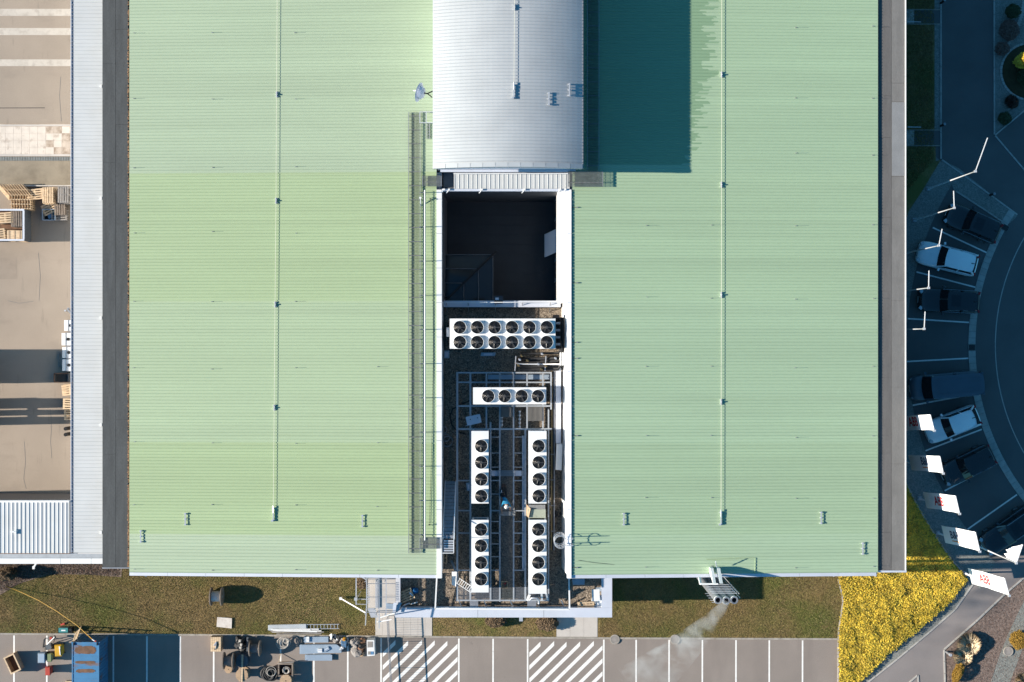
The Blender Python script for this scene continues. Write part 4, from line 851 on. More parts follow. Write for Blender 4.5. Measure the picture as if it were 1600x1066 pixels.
# lightning stubs on the right roof
for k, py in enumerate((324,442,535,560,681,887)):
    t = thing('roof_rod', 'short rod clamped at the east roof edge of the yard', 'rod', RP(896,py,True), group='rods along the east roof edge')
    part('rod', M['rubber'], t, lambda b: b.bar(RP(893.5,py,True,.06), RP(904,py+.3,True,.06), .03)); part('clamp', M['galv'], t, lambda b: b.obox(RP(902,py,True,.06),(.12,.08,.08)))
t = thing('wire', 'thin sagging wire across the south edge of the east green roof', 'wire', RP(940,880,True))
part('run', M['rubber'], t, lambda b: b.tube([RP(903,875.5,True,.04),RP(925,879,True,.04),RP(960,882.5,True,.04)], .01, 5))
t = thing('conduit_loop', 'thin conduit frame on the green roof beside the flues', 'conduit', RP(1150,880,True))
part('run', M['green'][3], t, lambda b: b.tube([RP(1104,874.5,True,.05),RP(1140,873,True,.05),RP(1180,872,True,.05),RP(1179.5,897,True,.05)], .02, 5))

# ------------------------------------------------------------------ flues and steam
fl = thing('flue_stack', 'three tall steel flues on a braced frame beside the south eaves', 'chimney', P(1122,930))
tops = [P(1122,938,11.2), P(1135,939,11.2), P(1147.5,938,11.2)]
for p in tops:
    f = part('flue', M['galv'], fl, lambda b: b.lathe((p.x,p.y,0), [(.235,0),(.235,11.0),(.26,11.02),(.26,11.2),(.17,11.2),(.16,10.6),(.001,10.6)], 20), smooth=False)
    part('mouth', M['black'], f, lambda b: b.cyl((p.x,p.y), .158, 10.3, 10.75, 16))
    part('collar', M['white'], f, lambda b: b.lathe((p.x,p.y,0), [(.262,11.03),(.275,11.1),(.262,11.19)], 20))
yb2 = tops[0].y
for k, z in enumerate((7.3,8.1,8.9,9.7,10.4)):
    part('brace_bar', M['alu'], fl, lambda b: [b.bar((tops[0].x-.3,yb2+.33,z),(tops[2].x+.3,yb2+.33,z+.02),.05), b.bar((tops[0].x-.3,yb2-.3,z),(tops[2].x+.3,yb2-.3,z),.03)])
part('ladder_rail', M['alu'], fl, lambda b: [b.bar((tops[2].x+.42,yb2+.33,1),(tops[2].x+.42,yb2+.33,10.6),.05), b.bar((tops[2].x+.42,yb2+.1,1),(tops[2].x+.42,yb2+.1,10.9),.05)])
for px in (1110.5,1121):
    a = RP(px,886,True); c = P(px+1.0,911,9.0)
    part('strut_plate', M['white'], fl, lambda b: b.add([(a.x-.10,a.y,a.z),(a.x+.10,a.y,a.z),(a.x+.10,c.y,c.z),(a.x-.10,c.y,c.z),(a.x-.10,a.y,a.z+.55),(a.x+.10,a.y,a.z+.55),(a.x+.10,c.y,c.z+.25),(a.x-.10,c.y,c.z+.25),(a.x-.1,YS+.1,a.z),(a.x+.1,YS+.1,a.z)],[(4,5,6,7),(0,4,7,3,8),(1,9,2,6,5),(0,1,5,4),(3,7,6,2),(8,3,2,9)]))
part('cross_beam', M['white'], fl, lambda b: [b.bar(P(1094.5,912.5,9.0),P(1122,912.5,9.0),.09), b.bar(P(1094.5,912.5,9.0),P(1093,903,8.2),.14)])
part('aerial', M['white'], fl, lambda b: b.bar(RP(1120,886,True,.5), RP(1118,878,True,1.0), .06))
# steam: drifting plume volume
stm = MB(); n = 14; ring = []
cen = []
for i in range(n):
    t = i/(n-1); c = Vector((14.5-6.2*t*(.85+.15*t), yb2-.05-6.3*t**.9, 11.35-1.2*t)); cen.append((c, .22+1.55*t**.8))
stm.tube([c for c, r in cen], 1, 16, True, [r for c, r in cen])
so_ = stm.build('steam_plume', None, label='thin white steam drifting from the flues over lawn and car park', cat='steam')
so_.data.materials.clear()
bm_ = bmesh.new(); bm_.from_mesh(so_.data); bmesh.ops.recalc_face_normals(bm_, faces=bm_.faces); bm_.to_mesh(so_.data); bm_.free()
sm = bpy.data.materials.new('steam'); sm.use_nodes = True; nn = sm.node_tree.nodes; ll = sm.node_tree.links; nn.clear()
o_ = nn.new('ShaderNodeOutputMaterial'); pv = nn.new('ShaderNodeVolumePrincipled'); pv.inputs['Color'].default_value = (.95,.95,.95,1); pv.inputs['Anisotropy'].default_value = .3
gp = nn.new('ShaderNodeNewGeometry'); nz = nn.new('ShaderNodeTexNoise'); nz.inputs['Scale'].default_value = .85; nz.inputs['Detail'].default_value = 6; nz.inputs['Distortion'].default_value = .6; ll.new(gp.outputs['Position'], nz.inputs[0])
r_ = nn.new('ShaderNodeMapRange'); r_.inputs[1].default_value = .45; r_.inputs[2].default_value = .70; ll.new(nz.outputs[0], r_.inputs[0])
sx = nn.new('ShaderNodeSeparateXYZ'); ll.new(gp.outputs['Position'], sx.inputs[0])
r2 = nn.new('ShaderNodeMapRange'); r2.inputs[1].default_value = yb2-6.2; r2.inputs[2].default_value = yb2; r2.inputs[3].default_value = .08; r2.inputs[4].default_value = 1.1; ll.new(sx.outputs[1], r2.inputs[0])
ml = nn.new('ShaderNodeMath'); ml.operation = 'MULTIPLY'; ll.new(r_.outputs[0], ml.inputs[0]); ll.new(r2.outputs[0], ml.inputs[1])
ll.new(ml.outputs[0], pv.inputs['Density']); ll.new(pv.outputs[0], o_.inputs['Volume'])
so_.data.materials.append(sm)
# ------------------------------------------------------------------ vehicles
def car(label, rear, front, Wd, H, paint, kind='estate', rails=False, cat='car'):
    a, c = P(*rear, .6), P(*front, .6); d = c-a; L = d.length
    t = thing('parked_van' if kind == 'van' else 'parked_car', label, cat, ((a.x+c.x)/2, (a.y+c.y)/2, 0), math.atan2(d.y, d.x), 'vehicles parked round the turning circle')
    hl, hw = L/2, Wd/2; van = kind == 'van'
    zb = .98 if not van else 1.15
    def plan(u):
        f = max(0, (abs(u)-.62)/.38)
        return hw*(1-(.20 if u > 0 else .13)*f**2.2 - (.18*max(0,(abs(u)-.94)/.06)**2))
    def top(u):
        pts = [(-1,.80),(-.96,.94),(-.8,1.0),(.1,.99),(.42,.94),(.62,.88),(.86,.78),(.97,.66),(1,.56)]
        z = float(np.interp(u, [p[0] for p in pts], [p[1] for p in pts])); return z*zb/.98
    b = MB(); us = [-1,-.985,-.95,-.88,-.75,-.55,-.3,0,.25,.42,.55,.68,.78,.87,.93,.97,.99,1]; sec = []
    for u in us:
        w = plan(u); z = top(u); e = .03 if abs(u) < .97 else .12
        sec.append([(u*hl,-w*.90,.24+e),(u*hl,-w*.985,.42),(u*hl,-w,.60 if z > .7 else z*.8),(u*hl,-w*.965,z-.10),(u*hl,-w*.88,z-.015),(u*hl,-w*.5,z+.022),(u*hl,0,z+.03),(u*hl,w*.5,z+.022),(u*hl,w*.88,z-.015),(u*hl,w*.965,z-.10),(u*hl,w,.60 if z > .7 else z*.8),(u*hl,w*.985,.42),(u*hl,w*.90,.24+e)])
    m = 13; vs = [p for s_ in sec for p in s_]; fs = [(i*m+k,(i+1)*m+k,(i+1)*m+(k+1)%m,i*m+(k+1)%m) for i in range(len(us)-1) for k in range(m)]
    fs += [tuple(range(m))[::-1], tuple((len(us)-1)*m+k for k in range(m))]
    b.add(vs, [f[::-1] for f in fs]); body = b.build('body', M[paint], t, True, smooth=True)
    # glass house
    if kind == 'estate': xc, xf, xr, xb = .36, .12, -.80, -.93
    elif kind == 'hatch': xc, xf, xr, xb = .40, .13, -.74, -.93
    elif kind == 'suv': xc, xf, xr, xb = .38, .14, -.82, -.94
    else: xc, xf, xr, xb = .72, .50, -.93, -.985
    wb, wt = hw*.90, hw*(.74 if not van else .84); z0 = zb-.02; zt_ = H-.06
    g = MB(); N = 9
    def row(x, w, z, bow): return [(x*hl + bow*(1-(j/(N-1)*2-1)**2), w*(j/(N-1)*2-1), z) for j in range(N)]
    r1 = row(xc-.05, wb, z0, .05*hl); r2 = row(xf-.03, wt, zt_, .03*hl); r3 = row(xr, wt*.95, zt_-.02, -.015*hl); r4 = row(xb, wb*.93, z0, -.02*hl)
    def face(A_, B_): g.add(A_+B_, [(j,N+j,N+j+1,j+1) for j in range(N-1)])
    face(r2, r1); face(r4, r3)
    g.add([r1[0],r2[0],r3[0],r4[0]],[(3,2,1,0)]); g.add([r1[-1],r2[-1],r3[-1],r4[-1]],[(0,1,2,3)])
    g.build('windows', M['carglass'], t, True)
    # roof panel with crown
    q = MB(); K = 10; rows = []
    for i in range(K+1):
        f = i/K; x = xf+.0+(xr-.01-xf)*f; w = wt*(1.04-.05*f)
        bow = .03*hl*(1-f)-.02*hl*f
        zc = H-.05*(2*f-.85)**2 - (.03 if kind == 'hatch' else 0)*f
        rows.append([(x*hl+bow*(1-(j/(N-1)*2-1)**2), w*(j/(N-1)*2-1), zc-.055*abs(j/(N-1)*2-1)**3) for j in range(N)])
    vs = [p for r in rows for p in r]; q.add(vs, [(i*N+j,i*N+j+1,(i+1)*N+j+1,(i+1)*N+j) for i in range(K) for j in range(N-1)])
    rim = [rows[0], rows[-1]]
    roof = q.build('roof', M[paint], t, True, smooth=True)
    if not van and paint == 'carblack' and kind != 'suv': part('sunroof', M['carglass'], t, lambda b: b.box((xf-.10)*hl,(xf-.40)*hl,-wt*.62,wt*.62,H-.06,H+.006), True)
    for s in (-1, 1):
        part('pillar', M[paint], t, lambda b: [b.bar((r1[0][0]-.02,s*wb*.985,z0),(r2[0][0],s*wt*1.0,zt_+.01),.09), b.bar((r4[0][0]+.02,s*wb*.93,z0),(r3[0][0],s*wt*.96,zt_),.12), b.bar(((xf+xr)/2*hl,s*wb*.99,z0),((xf+xr)/2*hl-.06,s*wt*1.0,zt_),.07)], True)
        mx = (xc-.12)*hl
        mi = part('mirror', M[paint], t, lambda b: b.obox((mx, s*(hw+.10), z0+.06),(.14,.20,.13), rz=-s*.25), True); part('glass', M['trim'], mi, lambda b: b.obox((mx-.075, s*(hw+.10), z0+.06),(.012,.16,.10), rz=-s*.25), True)
        hd = part('headlight', M['lamp'], t, lambda b: b.obox((hl*.925, s*hw*.68, .70),(.26,.24,.12), rz=-s*.55), True)
        part('tail_light', M['tail'], t, lambda b: b.obox((-hl*.955, s*hw*.74, .92 if not van else 1.1),(.14,.22,.18), rz=s*.3), True)
        part('trim_strip', M['trim'], t, lambda b: b.bar((xc*hl*.7,s*hw*.93,z0+.0),(xb*hl*.9,s*hw*.93,z0+.0),.02), True)
        if rails: part('roof_rail', M['trim'], t, lambda b: b.tube([(xf*hl-.15,s*wt*.93,H-.03),(xf*hl-.3,s*wt*.93,H+.04),(0-.3*hl,s*wt*.92,H+.05),(xr*hl+.3,s*wt*.90,H+.03),(xr*hl+.15,s*wt*.90,H-.04)],.025,6), True)
        for fx in (.60,-.58):
            w_ = part('wheel', M['rubber'], t, lambda b: b.lathe((0,0,0),[(.20,-.1),(.30,-.11),(.325,-.08),(.325,.08),(.30,.11),(.20,.1)],18,True).xf(Matrix.Translation((fx*hl, s*(hw-.10), .325)) @ Matrix.Rotation(math.pi/2,4,'X')), True)
            part('rim', M['trim'], w_, lambda b: b.cyl((0,0), .20, -.112, .112, 12).xf(Matrix.Translation((fx*hl, s*(hw-.10), .325)) @ Matrix.Rotation(math.pi/2,4,'X')), True)
    part('wiper', M['black'], t, lambda b: [b.bar((xc*hl-.02,-.45,z0+.05),(xc*hl-.22,.05,z0+.14),.025), b.bar((xc*hl+.0,.1,z0+.06),(xc*hl-.22,.55,z0+.12),.025)], True)
    part('bumper', M['black'], t, lambda b: [b.obox((hl*.985,0,.36),(.06,Wd*.7,.14)), b.obox((-hl*.985,0,.42),(.06,Wd*.8,.14))], True)
    part('grille', M['black'], t, lambda b: b.obox((hl*.985,0,.55),(.06,Wd*.42,.12)), True)
    part('plate', M['white'], t, lambda b: b.obox((hl*1.0,0,.45),(.02,.52,.11)), True)
    if van:
        for k in range(5): part('roof_rib', M[paint], t, lambda b: b.bar((.35*hl,(k-2)*.27,H-.005),(-.88*hl,(k-2)*.26,H-.02),.05,.03), True)
    else: part('aerial', M['black'], t, lambda b: b.bar((xr*hl+.2,0,H-.03),(xr*hl-.0,0,H+.08),.05,.03), True)
    return t
car('black estate car at the top bay below the tall arm mast', (1559,367), (1479,332), 1.86, 1.5, 'carblack', 'estate')
car('white estate car with dark windscreen between two black cars', (1525,416), (1434,392.5), 1.84, 1.48, 'carwhite', 'estate')
car('black estate car with red tail lamps beside an empty bay', (1529,473), (1435,468), 1.84, 1.5, 'carblack', 'estate')
car('dark blue delivery van with long ribbed roof', (1531,598), (1421.5,607.5), 1.95, 1.95, 'carblue', 'van', cat='van')
car('white hatchback parked behind the upper red-lettered banner', (1527,647), (1447,679), 1.80, 1.5, 'carwhite', 'hatch')
car('black suv parked behind the navy-lettered banner', (1549,708), (1473,746), 1.86, 1.58, 'carblack', 'suv')
car('black estate car with bright roof rails by the footpath', (1616,800), (1537,856), 1.88, 1.55, 'carblack', 'estate', rails=True)

# ------------------------------------------------------------------ flag poles and banners
def text_mesh(txt, size):
    cu = bpy.data.curves.new('lettering', 'FONT'); cu.body = txt; cu.size = size; cu.align_x = 'CENTER'; cu.align_y = 'CENTER'; cu.offset = size*.022; cu.resolution_u = 3
    o = bpy.data.objects.new('lettering_tmp', cu); COL.objects.link(o); bpy.context.view_layer.update()
    dg = bpy.context.evaluated_depsgraph_get(); me = bpy.data.meshes.new_from_object(o.evaluated_get(dg)); bpy.data.objects.remove(o)
    return [tuple(v.co) for v in me.vertices], [tuple(p.vertices) for p in me.polygons]
def mast(top, arm_end, label, z=9.0, flag=None, L=6.0, furl=False):
    p = P(*top, z); q = P(*arm_end, z); t = thing('flag_pole', label, 'flag pole', (p.x, p.y, 0))
    part('pole', M['pole'], t, lambda b: b.tube([(p.x,p.y,0),(p.x,p.y,z*.5),(p.x,p.y,z+.08)], .06, 10, True, [.07,.05,.035]), smooth=True)
    part('arm', M['pole'], t, lambda b: b.bar(p, q, .05)); part('arm_clamp', M['alu'], t, lambda b: b.obox(p,(.16,.16,.14)))
    part('base_plate', M['galv'], t, lambda b: b.obox((p.x,p.y,.04),(.3,.3,.08)))
    if not flag: return t
    e = (q-p); Wf = e.length-.06; e.normalize(); nrm = Vector((0,0,1)).cross(e)   # faces west
    if nrm.x > 0: nrm = -nrm
    def S_(u, v, off=0):   # u along arm, v down
        wv = (.035*math.sin(v*1.1+u*.6)+.012*math.sin(v*2.3+1))*min(1, v/1.2)
        uu = u
        if furl:
            uu = u*(1-.55*min(1, v/1.6)); wv = wv*2.2+.16*math.sin(u*9+v*2)*min(1, v)
        return p + e*(uu+.07-.075*v*(0 if furl else 1)) + Vector((0,0,-v-.05)) + nrm*(wv+off+.02*v)
    fg = thing('banner', flag[1], 'banner', (p.x,p.y,max(.1,z-L)))
    b = MB(); nu, nv = 8, 30
    for off, fl_ in ((.006,False),(-.006,True)):
        vs = [S_(Wf*i/nu, L*j/nv, off) for j in range(nv+1) for i in range(nu+1)]
        fs = [(j*(nu+1)+i, j*(nu+1)+i+1, (j+1)*(nu+1)+i+1, (j+1)*(nu+1)+i) for j in range(nv) for i in range(nu)]
        b.add(vs, fs if fl_ else [f[::-1] for f in fs])
    b.build('cloth', M['flag'], fg, smooth=True)
    part('hem_rod', M['alu'], fg, lambda b: b.bar(S_(0,L), S_(Wf,L), .03))
    for kind, txt, size, mt, vc, uc in flag[0]:
        for sgn in (1, -1):   # printed through: both faces
            b = MB()
            if kind == 'text': vs, fs = text_mesh(txt, size)
            else: w_, h_ = txt; vs = [(-w_/2,-h_/2,0),(w_/2,-h_/2,0),(w_/2,h_/2,0),(-w_/2,h_/2,0)]; fs = [(0,1,2,3)]
            k = 1.2 if kind == 'text' else 1.0
            b.add([S_(uc+y, vc-x*k, .02*sgn) for x, y, _ in vs], fs); b.build('lettering', M[mt], fg)
    return t
ABB = lambda v=3.3: [('text','ABB',.95,'flagred',v,.60)]
BR = lambda v=2.9: [('text','B&R',.80,'flagnavy',v,.72),('bar',(1.45,.07),0,'flagorange',v,.28)]
mast((1524,268),(1543,215.5),'tall white mast with a long slanted arm and no banner', 10.2)
mast((1491,325),(1490,298.5),'white flag pole without banner over the topmost black estate car')
mast((1467,384),(1472,358),'white flag pole without banner over the white estate car bonnet')
mast((1451,450),(1451.5,423),'white flag pole without banner between white and black estate cars')
mast((1444,514),(1445.5,487),'white flag pole without banner beside the empty bay')
mast((1460,673),(1453.5,648),'flag pole carrying the banner over the white hatchback', flag=(ABB(4.2),'white banner with red letters over the white hatchback'), L=6.4)
mast((1474,740),(1468.5,713),'flag pole carrying the navy-lettered banner at the black suv', flag=(BR(3.6),'white banner with navy letters and orange line at the black suv'), L=7)
mast((1499.5,803),(1493,775),'flag pole carrying the banner over the empty lower bay', flag=(ABB(3.9),'white banner with red letters at the empty lower bay'), L=7)
mast((1531,862),(1524,831.5),'flag pole carrying the navy-lettered banner by the railed estate car', flag=(BR(4.6),'white banner with navy letters by the car with roof rails'), L=7)
mast((1577,931),(1569.5,903.5),'flag pole carrying the large sunlit banner over the footpath', flag=(ABB(4.2),'fully sunlit white banner with faint red letters over the footpath'), L=7.2)
mast((1588,880),(1598,851),'flag pole in full sun with a half-furled banner', flag=([],'half-furled plain white banner in full sun at the footpath edge'), L=1.9, furl=True)

# ------------------------------------------------------------------ pallets
def make_pallet(name_mat):
    t = thing('pallet', 'wooden pallet', 'pallet', (0,0,0))
    for k in range(5): part('deck_board', M[name_mat], t, lambda b: b.box(-.6,.6,-.4+k*.174,-.4+k*.174+.104,.122,.144), True)
    part('blocks', M[name_mat], t, lambda b: [b.box(x-.06,x+.06,y-.05,y+.05,.022,.10) for x in (-.53,0,.53) for y in (-.35,0,.35)]+[b.box(x-.06,x+.06,-.4,.4,.1,.122) for x in (-.53,0,.53)], True)
    for y in (-.35,0,.35): part('bottom_board', M[name_mat], t, lambda b: b.box(-.6,.6,y-.05,y+.05,0,.022), True)
    return t
PAL = {}
ORD = ['topmost', 'second from the top', 'third from the top', 'fourth from the top', 'fifth from the top', 'sixth from the top', 'seventh from the top', 'third from the ground', 'second from the ground', 'bottom one']
def nth(k, n): return ORD[n-1-k] if n-1-k < 7 else ORD[9-k]
ROW = ['first', 'second', 'third', 'fourth', 'fifth', 'sixth', 'seventh', 'eighth', 'last']
def pallet(m, loc, rot, label, group=None):
    if m not in PAL: PAL[m] = make_pallet(m); o = PAL[m]
    else: o = copy_tree(PAL[m])
    o.location = loc; o.rotation_euler = rot; o['label'] = label
    if group: o['group'] = group
    elif 'group' in o: del o['group']
    return o
hp = math.pi/2
for k in range(9):   # row leaning against each other by the coping wall
    pallet('wood', P(9+k*4.3,299,.30), (math.radians(62), 0, math.radians(-49)), 'fresh pallet leaning in the slanted row by the coping wall, %s counted towards the annex' % ROW[k], 'slanted row of pallets')
for k in range(8):
    pallet('wood', P(19+k*4.2,320.5,.6)+Vector((0,0,0)), (0, hp+math.radians(4), math.radians(2)), 'fresh pallet standing on edge beside the open container, %s counted towards the annex' % ROW[k], 'upright row of pallets')
for k in range(4): pallet('wood', P(58,304.5,.0)+Vector((random.uniform(-.04,.04),random.uniform(-.04,.04),.145*k)), (0,0,.1), 'fresh pallet in the low stack beside the tall pallet stack, %s' % nth(k,4), 'low pallet stack by the wall')
for k in range(9): pallet('wood', P(75,306,1.2)+Vector((random.uniform(-.05,.05),random.uniform(-.05,.05),-1.2+.145*k)), (0,0,hp+random.uniform(-.04,.04)), 'fresh pallet in the tall stack by the coping wall, %s' % nth(k,9), 'tall pallet stack')
for k in range(10): pallet('woodg', P(99,305,1.3)+Vector((random.uniform(-.03,.03),random.uniform(-.03,.03),-1.3+.145*k)), (0,0,hp+random.uniform(-.02,.02)), 'grey weathered pallet in the tall stack next to the annex, %s' % nth(k,10), 'grey pallet stack')
for k in range(5): pallet('woodo', P(94,324,.6)+Vector((0,0,-.6+.145*k)), (0,0,hp+.02), 'dark old pallet in the stack beside the grey stack, %s' % nth(k,5), 'dark pallet stack')
for k in range(3): pallet('woodg', P(93,336.5,.3)+Vector((0,0,-.3+.145*k)), (0,0,.02), 'worn pallet in the low pile behind the dark stack, %s' % nth(k,3), 'worn low pallets')
pallet('wood', P(78,325,.5)+Vector((0,0,-.1)), (.1,-.1,.4), 'single bright pallet propped on the junk beside the blue crate')
t = thing('plastic_crate', 'pale blue plastic crate among the pallets', 'crate', P(78,336,0))
for s in (-1,1): part('wall', M['bluesheet'], t, lambda b: b.obox(P(78,336,.3)+Vector((0,s*.4,0)),(1.0,.04,.6))); part('wall', M['bluesheet'], t, lambda b: b.obox(P(78,336,.3)+Vector((s*.48,0,0)),(.04,.76,.6)))
part('bottom', M['black'], t, lambda b: b.obox(P(78,336,.08),(.95,.75,.05))); part('content', M['blue'], t, lambda b: b.obox(P(80,338,.25),(.4,.3,.25),rz=.3))
# open-top container with pallets
oc = thing('open_container', 'dark steel open-top container filled with pallets in the yard', 'container', P(18,351))
x0, x1, y0, y1, h = P(-120,0,1.5).x, P(37.5,0,1.5).x, P(0,376,1.5).y, P(0,327,1.5).y, 1.5
for nm, (a,b_,c,d) in (('side_wall',(x0,x1,y0,y0+.06)),('side_wall',(x0,x1,y1-.06,y1)),('end_wall',(x1-.06,x1,y0+.062,y1-.062)),('end_wall',(x0,x0+.06,y0+.062,y1-.062))): part(nm, M['skip'], oc, lambda q: q.box(a,b_,c,d,.05,h-.09))
part('floor', M['rust'], oc, lambda q: q.box(x0+.06,x1-.06,y0+.06,y1-.06,.05,.1))
for (a,b_,c,d) in ((x0,x1,y0-.02,y0+.11),(x0,x1,y1-.11,y1+.02),(x1-.11,x1+.02,y0+.112,y1-.112)): part('top_rim', M['cap'], oc, lambda q: q.box(a,b_,c,d,h-.09,h))
for k in range(9): part('rib', M['skip'], oc, lambda q: q.box(x1+.001,x1+.05,y0+.1+k*.27,y0+.16+k*.27,.05,h-.1))
for k, (px,py,m,rz) in enumerate(((6,340,'wood',.06),(24,341.5,'woodo',hp),(22.5,368,'ply',0),(-6,366,'wood',.1))):
    for j in range(7):
        o = P(px,py,1.4); pallet('wood' if m == 'ply' else m, (o.x, o.y, .12+.16*j), (0,0,rz+random.uniform(-.03,.03)), 'pallet inside the open-top container, %s' % ('skewed bright stack','brown stack at the rim corner','stack under the plywood board','stack beside the gap')[k]+', '+nth(j,7), 'pallets inside the container')
t = thing('cover_board', 'pale plywood board covering the pallet stack in the container corner', 'board', P(22.5,368,1.3)); part('board', M['wood'], t, lambda b: b.obox(P(22.5,368,1.34),(1.12,.72,.04))); part('batten', M['ply'], t, lambda b: [b.obox(P(22.5,368,1.37)+Vector((x,0,0)),(.1,.74,.02)) for x in (-.4,0,.4)])
# things along the annex wall
for k, (y0_, y1_) in enumerate(((500,518),(520,540.5),(541.5,560),(560.5,580))):
    t = thing('liquid_tank', ('white caged liquid tank at the head of the row along the annex, beside the pipe','white caged liquid tank in the row, wholly in sun','white caged liquid tank in the row, cut by the shadow edge','white caged liquid tank in the row, next to the dark bin')[k], 'tank', P(112,(y0_+y1_)/2))
    xa = 103.5-(k == 1)*1+(k == 0)*3
    part('tank', M['capwhite'], t, lambda b: b.prism(pxs((xa+.8,y0_+.8),(xa+22,y0_+.8),(xa+22,y1_-.8),(xa+.8,y1_-.8)), .12, 1.0)); part('cap', M['black'], t, lambda b: b.cyl(P(xa+11,(y0_+y1_)/2), .12, 1.0, 1.06, 12))
    part('cage', M['galv'], t, lambda b: [b.bar(P(xa,y,z), P(xa+23,y,z), .03) for y in (y0_,y1_) for z in (.2,.5,.8,1.02)]+[b.bar(P(xa,y0_,z), P(xa,y1_,z), .03) for z in (.2,.5,.8,1.02)]+[b.bar(P(xa,y,.1), P(xa,y,1.02), .03) for y in np.linspace(y0_,y1_,5)])
    part('skid', M['woodo'], t, lambda b: b.prism(pxs((xa,y0_),(xa+23,y0_),(xa+23,y1_),(xa,y1_)), 0, .11))
t = thing('standpipe', 'small grey valve post standing by the annex gutter', 'pipe', P(108,485)); part('post', M['alu'], t, lambda b: b.cyl(P(108,486), .07, 0, .9, 8)); part('valve', M['galv'], t, lambda b: [b.bar(P(105,483,.8), P(110,489,.8), .1), b.obox(P(107,483,.7),(.16,.2,.14))])
pallet('woodg', P(100,561,.0), (0,0,hp), 'single grey pallet lying in the shadow beside the white tanks')
bn = thing('steel_bin', 'open grey steel bin in the shadow beside the tanks', 'bin', P(95,591))
for (a,b_,c,d) in ((84,107,583,584.5),(84,107,596.5,598),(84,85.4,584.5,596.5),(105.6,107,584.5,596.5)): part('wall', M['skip'], bn, lambda q: q.prism(pxs((a,c),(b_,c),(b_,d),(a,d), z=.8), .05, .8))
part('floor', M['felt'], bn, lambda q: q.prism(pxs((85.4,584.5),(105.6,584.5),(105.6,596.5),(85.4,596.5), z=.5), .05, .45)); part('rim', M['rust'], bn, lambda q: [q.bar(P(84.5,583.7,.83),P(106.5,583.7,.83),.06), q.bar(P(84.5,597.3,.83),P(106.5,597.3,.83),.06), q.bar(P(84.6,584,.83),P(84.6,597,.83),.06)])
for k in range(5): pallet('wood', P(111,609,.4)+Vector((0,0,-.4+.145*k)), (0,0,.03*k), 'bright pallet in the short stack beside the steel bin, %s' % nth(k,5), 'pallets beside the steel bin')
for k in range(8): pallet('wood', P(113,631,.8)+Vector((random.uniform(-.04,.04),0,-.8+.145*k)), (0,0,random.uniform(-.05,.05)), 'bright pallet in the taller stack near the striped shadow, %s' % nth(k,8), 'taller pallets by the striped shadow')
for k in range(6): pallet('wood', P(113,648,.8)+Vector((random.uniform(-.04,.04),0,-.8+.145*k)), (0,0,random.uniform(-.05,.05)), 'bright pallet in the stack ending the annex row, %s' % nth(k,6), 'pallets at the annex row end')
t = thing('gas_bottle', 'pair of small dark canisters by the annex gutter', 'canister', P(109,671)); part('bottle', M['black'], t, lambda b: b.cyl(P(108.5,669), .14, 0, .9, 12)); part('bottle', M['black'], t, lambda b: b.cyl(P(108.5,678), .14, 0, .9, 12))
# unseen trailer and rack, added west of view to cast the yard shadows
tr_ = thing('shadow_trailer', 'unseen grey box trailer added to cast the broad yard shadow', 'trailer', P(-190,575))
part('box', M['skip'], tr_, lambda b: b.prism(pxs((-330,549.5),(-16,549.5),(-16,600),(-330,600)), 1.0, 3.9))
part('chassis', M['black'], tr_, lambda b: b.prism(pxs((-325,556),(-20,556),(-20,593),(-325,593)), .55, .995))
part('skirt', M['skip'], tr_, lambda b: b.prism(pxs((-250,549.6),(-40,549.6),(-40,599.9),(-250,599.9)), .12, .54))
for x in (-60,-85,-110):
    for y in (552,597): part('wheel', M['rubber'], tr_, lambda b: b.lathe((0,0,0),[(.3,-.15),(.48,-.13),(.48,.13),(.3,.15)],16,True).xf(Matrix.Translation(P(x,y,.48)) @ Matrix.Rotation(math.pi/2,4,'X')))
rk = thing('shadow_rack', 'unseen tall steel rack added to cast the striped yard shadow', 'rack', P(-70,645))
for k, (a, c, zz) in enumerate(((625.5,639.5,3.6),(643.5,650.5,3.5),(654.5,665,3.6))):
    part('load', M['skip'], rk, lambda b: b.prism(pxs((-120,a),(-20,a),(-20,c),(-120,c)), .2, zz))
for x in (-118,-22):
    for y in (626,664): part('upright', M['blue'], rk, lambda b: b.bar(P(x,y,0), P(x,y,0)+Vector((0,0,3.9)), .1))
part('top_beam', M['blue'], rk, lambda b: [b.bar((P(x,626,0).x,P(x,626,0).y,3.75),(P(x,626,0).x,P(x,664,0).y,3.75),.14,.3) for x in (-118,-22)])

# ------------------------------------------------------------------ car park clutter, west
bc = thing('shipping_container', 'rust-streaked blue steel container with a ladder at its end', 'container', P(134,1050))
bx0, bx1, by1, bz = P(112.5,0,2.45).x, P(154.5,0,2.45).x, P(0,1003.5,2.45).y, 2.45; by0 = by1-6.0
part('box', M['bluebox'], bc, lambda b: b.box(bx0+.05, bx1-.05, by0, by1-.05, .12, bz-.06))
part('roof_panel', M['bluebox'], bc, lambda b: b.box(bx0+.08, bx1-.08, by0, by1-.07, bz-.06, bz-.012))
for k in range(14): part('roof_rib', M['bluebox'], bc, lambda b: b.box(bx0+.085, bx1-.085, by1-.20-k*.42-.05, by1-.20-k*.42, bz-.012, bz+.002))
for k in range(24): part('side_rib', M['bluebox'], bc, lambda b: b.box(bx1-.05, bx1-.015, by1-.20-k*.25-.12, by1-.20-k*.25, .15, bz-.1))
for k in range(7): part('end_rib', M['bluebox'], bc, lambda b: b.box(bx0+.16+k*.25, bx0+.28+k*.25, by1-.05, by1-.015, .15, bz-.1))
for (X, Y) in ((bx0,by1),(bx1,by1)): part('corner_post', M['bluebox'], bc, lambda b: b.box(X-.06, X+.06, Y-.07, Y+.005, 0, bz+.02))
for X in (bx0+.03, bx1-.03): part('top_rail', M['bluebox'], bc, lambda b: b.box(X-.045, X+.045, by0, by1-.072, bz-.10, bz+.015))
